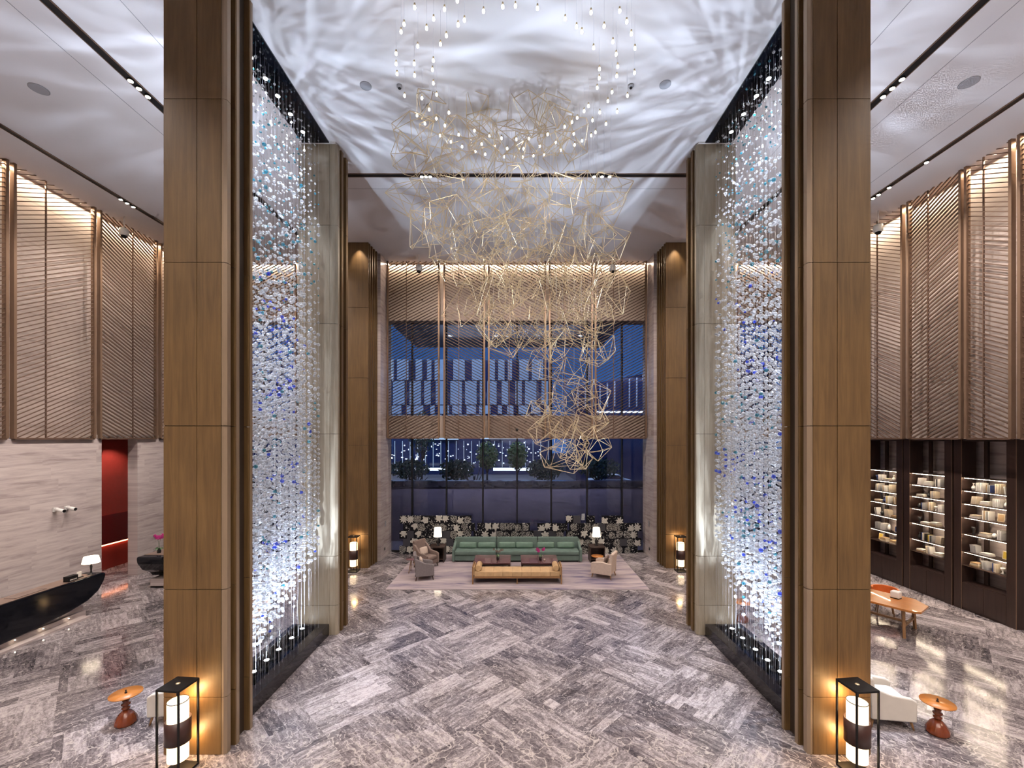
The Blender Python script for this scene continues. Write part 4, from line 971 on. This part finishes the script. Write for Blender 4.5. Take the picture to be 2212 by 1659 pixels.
# ------------------------------------------------------------------ bookcases along the right wall
ZS = [3.86, 3.48, 3.10, 2.70, 2.22, 1.70, 1.31]
BC = [('nearest', 11.44, 12.58), ('middle', 13.10, 14.24), ('farthest', 14.76, 15.9)]
XF, XBK = 13.0, 13.42
rnd = random.Random(42)
COLS = {'white': (.78, .75, .7), 'cream': (.66, .56, .42), 'grey': (.4, .39, .38), 'navy': (.03, .05, .16), 'tan': (.45, .3, .16), 'yellow': (.6, .42, .06), 'orange': (.6, .16, .04), 'black': (.03, .03, .03)}
for c, v in COLS.items(): MT['bk_'+c] = pm(c+'_cover', v, .5, var=.05)
MT['pages'] = pm('pages', (.75, .7, .6), .7)
ords = ['top', 'second', 'third', 'fourth', 'fifth', 'lowest']
def book(name, x, y, z, th, h, dp, col, lean, lay, label, grp):
    t = thing(name, label, 'book', (x, y, z), 0, grp); T = Matrix.Rotation(lean, 4, 'X')
    if lay:
        MB().box(-dp/2, dp/2, -h/2, h/2, 0, th*.15).box(-dp/2, dp/2, -h/2, h/2, th*.85, th).box(-dp/2, -dp/2+.004, -h/2, h/2, 0, th).build('cover', 'bk_'+col, t)
        MB().box(-dp/2+.004, dp/2-.005, -h/2+.004, h/2-.004, th*.15, th*.85).build('pages', 'pages', t)
    else:
        MB().box(-dp/2, dp/2, 0, .003, 0, h, T=T).box(-dp/2, dp/2, th-.003, th, 0, h, T=T).box(-dp/2, -dp/2+.004, 0, th, 0, h, T=T).build('cover', 'bk_'+col, t)
        MB().box(-dp/2+.004, dp/2-.006, .003, th-.003, .004, h-.005, T=T).build('pages', 'pages', t)
    return t
for bi, (nm, ya, yb) in enumerate(BC):
    t = thing('bookcase', '%s dark walnut bookcase with lit open shelves on the right wall' % nm, 'bookcase', (13.2, (ya+yb)/2, 0))
    for y0, y1 in ((ya-.24, ya), (yb, yb+.24)):
        MB().box(XF, XBK, y0, y1, 0, 4.97).build('upright', 'walnut', t, True, bevel=.004)
        MB().box(XF-.012, XF, y0+.0, y0+.012, 0, 4.97).build('edge_trim', 'bronze_l', t, True)
    MB().box(XF+.02, XBK, ya, yb, 4.9, 4.97).build('top_rail', 'walnut', t, True)
    MB().box(XBK-.06, XBK, yb-.36, yb-.26, .81, 4.9).build('rear_post', 'walnut', t, True)
    c = MB().box(XF+.02, XBK, ya, yb, 0, .81).build('cabinet', 'walnut', t, True)
    for k in range(2): MB().box(XF+.0, XF+.02, ya+k*(yb-ya)/2+.006, ya+(k+1)*(yb-ya)/2-.006, .06, .79).build('cabinet_door', 'walnut', t, True)
    for k, z in enumerate(ZS):
        sh = MB().box(XF+.02, XBK-.03, ya, yb, z-.025, z).build('shelf', 'walnut', t, True)
        MB().box(XF+.015, XF+.019, ya+.01, yb-.01, z-.02, z-.006).build('shelf_edge', 'bronze_l', sh, True)
        if k < 6: MB().box(XF+.04, XF+.07, ya+.03, yb-.03, z-.034, z-.0255).build('light_strip', 'led_w', sh, True)
    # things on the shelves
    for k in range(6):
        z = ZS[k+1]+.001; room = ZS[k]-.03-z; y = yb-.1; grp = 'books and objects on the %s bookcase' % nm; n = 0; side = 'from the far end'
        where = '%s shelf of the %s bookcase' % (ords[k], nm); used = set()
        def lab(desc):
            i = 2; L = '%s on the %s' % (desc, where); cnt = ['', 'second ', 'third ', 'fourth ', 'fifth ', 'sixth ', 'seventh ', 'eighth ', 'ninth ', 'tenth ', 'eleventh ', 'twelfth ']
            if L in used:
                for c_ in cnt[1:]:
                    L2 = '%s%s from the far end, %s' % (c_, desc, where)
                    if L2 not in used: L = L2; break
            used.add(L); return L
        while y > ya+.16:
            kind = rnd.choices(['row', 'stack', 'vase', 'front', 'gap'], [4, 2, 2, 1.5, 1])[0]
            if kind == 'row':
                lean = rnd.choice((0, 0, .14, -.14)); nb = rnd.choice((3, 4, 5)); h = min(room-.02, rnd.uniform(.2, .27)); c = rnd.choice(('white', 'cream', 'white', 'grey'))
                if y-nb*.045-.06 < ya+.05: nb = max(1, int((y-ya-.12)/.045))
                y -= .03+(.0 if lean >= 0 else 0.0)
                for q in range(nb):
                    th = rnd.uniform(.024, .038); y -= th+.006
                    if y < ya+.06: break
                    cc = c if rnd.random() < .8 else rnd.choice(list(COLS))
                    book('book', XF+.19, y, z, th, h*rnd.uniform(.93, 1), .17, cc, lean, False, lab(('leaning ' if lean else 'upright ')+cc+' book'), grp)
                y -= .05+abs(lean)*h
            elif kind == 'stack':
                w_ = .27
                if y-w_ < ya+.04: y -= .1; continue
                zz = z; nb = rnd.choice((2, 3)); 
                for q in range(nb):
                    th = rnd.uniform(.03, .045)
                    if zz+th > z+room-.02: break
                    cc = rnd.choice(('white', 'cream', 'white', 'tan'))
                    book('book', XF+.19, y-w_/2, zz, th, .26-.03*q, .18, cc, 0, True, lab(('stacked %s book' if q else 'flat-lying %s book') % cc), grp); zz += th+.001
                y -= w_+.04
            elif kind == 'vase':
                if y-.12 < ya+.04: y -= .1; continue
                c = rnd.choice(('white', 'black', 'white', 'navy')); hh = min(room-.03, rnd.uniform(.14, .24)); pr = rnd.choice(([(.03, 0), (.05, .3), (.045, .5), (.014, .72), (.014, .9), (.03, 1)], [(.045, 0), (.016, .25), (.02, .5), (.045, .8), (.05, 1)], [(.02, 0), (.055, .35), (.055, .6), (.02, 1)]))
                v = MB().lathe([(r, q*hh) for r, q in pr], (XF+.17, y-.06, z), 20).build('vase', 'bk_'+c); tag(v, lab('small %s vase' % c), 'vase', grp); y -= .14
            elif kind == 'front':
                if y-.24 < ya+.04: y -= .1; continue
                c = rnd.choice(('navy', 'yellow', 'orange', 'tan')); hh = min(room-.03, .22)
                t2 = thing('picture_frame', lab('%s framed picture propped up' % c), 'picture', (XF+.24, y-.12, z), 0, grp)
                Tm = Matrix.Rotation(.1, 4, 'Y'); MB().box(0, .012, -.09, .09, 0, hh, T=Tm).build('frame', 'bk_cream', t2); MB().box(-.002, 0, -.07, .07, .02, hh-.02, T=Tm).build('picture', 'bk_'+c, t2); y -= .24
            else: y -= rnd.uniform(.05, .12)

# ------------------------------------------------------------------ long table and orange chairs on the right
RT = Matrix.Rotation(math.radians(125), 4, 'Z')
t = thing('long_table', 'long orange-brown wooden table with clipped corners right of the front right column', 'table', (9.54, 11.74, 0), math.radians(125))
top = [(-1.2, -.45), (-1.2, .56), (1.2, .56), (1.2, -.56), (-1.07, -.56)]
top = [(-1.2, -.2), (-1.2, .45), (-1.07, .57), (1.2, .57), (1.2, -.57), (-.86, -.57)]
MB().prism(top, .70, .75).build('table_top', 'orangewood', t, bevel=.006)
for a in (-.85, .95):
    for b in (-.42, .42): MB().tube((a, b, .70), (a*1.04, b*1.12, 0), .045, 4, .035).build('leg', 'leglight', t)
MB().box(-.85, .95, -.03, .03, .25, .3).box(-.88, -.82, -.42, .42, .25, .3).box(.92, .98, -.42, .42, .25, .3).build('stretcher', 'leglight', t)
t = thing('tissue_box', 'white cube tissue box on the long orange table', 'box', (10.05, 11.42, .75), .5)
MB().box(-.09, .09, -.09, .09, 0, .02).build('base', 'black', t); MB().box(-.095, .095, -.095, .095, .02, .19).build('cover', 'white', t, bevel=.02)
def tub(x, y, rz, l):
    t = thing('tub_chair', l, 'chair', (x, y, 0), rz, 'orange tub chairs by the long table'); R_ = .31
    arc = [(-.25+PI*1.5/18*k) for k in range(19)]; a0 = -.22
    pts = [(R_*math.cos(a0+(PI+.44)*k/20), R_*math.sin(a0+(PI+.44)*k/20)) for k in range(21)]
    inn = [((R_-.05)*math.cos(a0+(PI+.44)*(20-k)/20), (R_-.05)*math.sin(a0+(PI+.44)*(20-k)/20)) for k in range(21)]
    MB().prism(pts+inn, .42, .76).build('curved_back', 'orange', t, bevel=.015)
    MB().lathe([(0, .40), (.29, .40), (.30, .44), (.27, .48), (0, .48)], n=32).build('seat', 'orange', t)
    for k in range(4): a = PI/4+k*PI/2; MB().tube((.2*math.cos(a), .2*math.sin(a), .4), (.27*math.cos(a), .27*math.sin(a), 0), .018, 8, .012).build('leg', 'leglight', t)
tub(10.42, 12.2, math.radians(-35), 'orange leather tub chair tucked behind the long table')
tub(10.65, 13.5, math.radians(-35), 'orange leather tub chair farther back toward the bookcases')
tub(8.6, 11.0, math.radians(140), 'orange tub chair on the near side of the long table')
t = thing('table_lamp', 'small lit lamp behind the orange chairs near the bookcases', 'table lamp', (11.5, 14.9, .6))
pedestal(11.5, 14.9, 'round orange side table behind the orange tub chairs', 'tiny dark ornament on the table behind the tub chairs')
bpy.data.objects.remove(t)
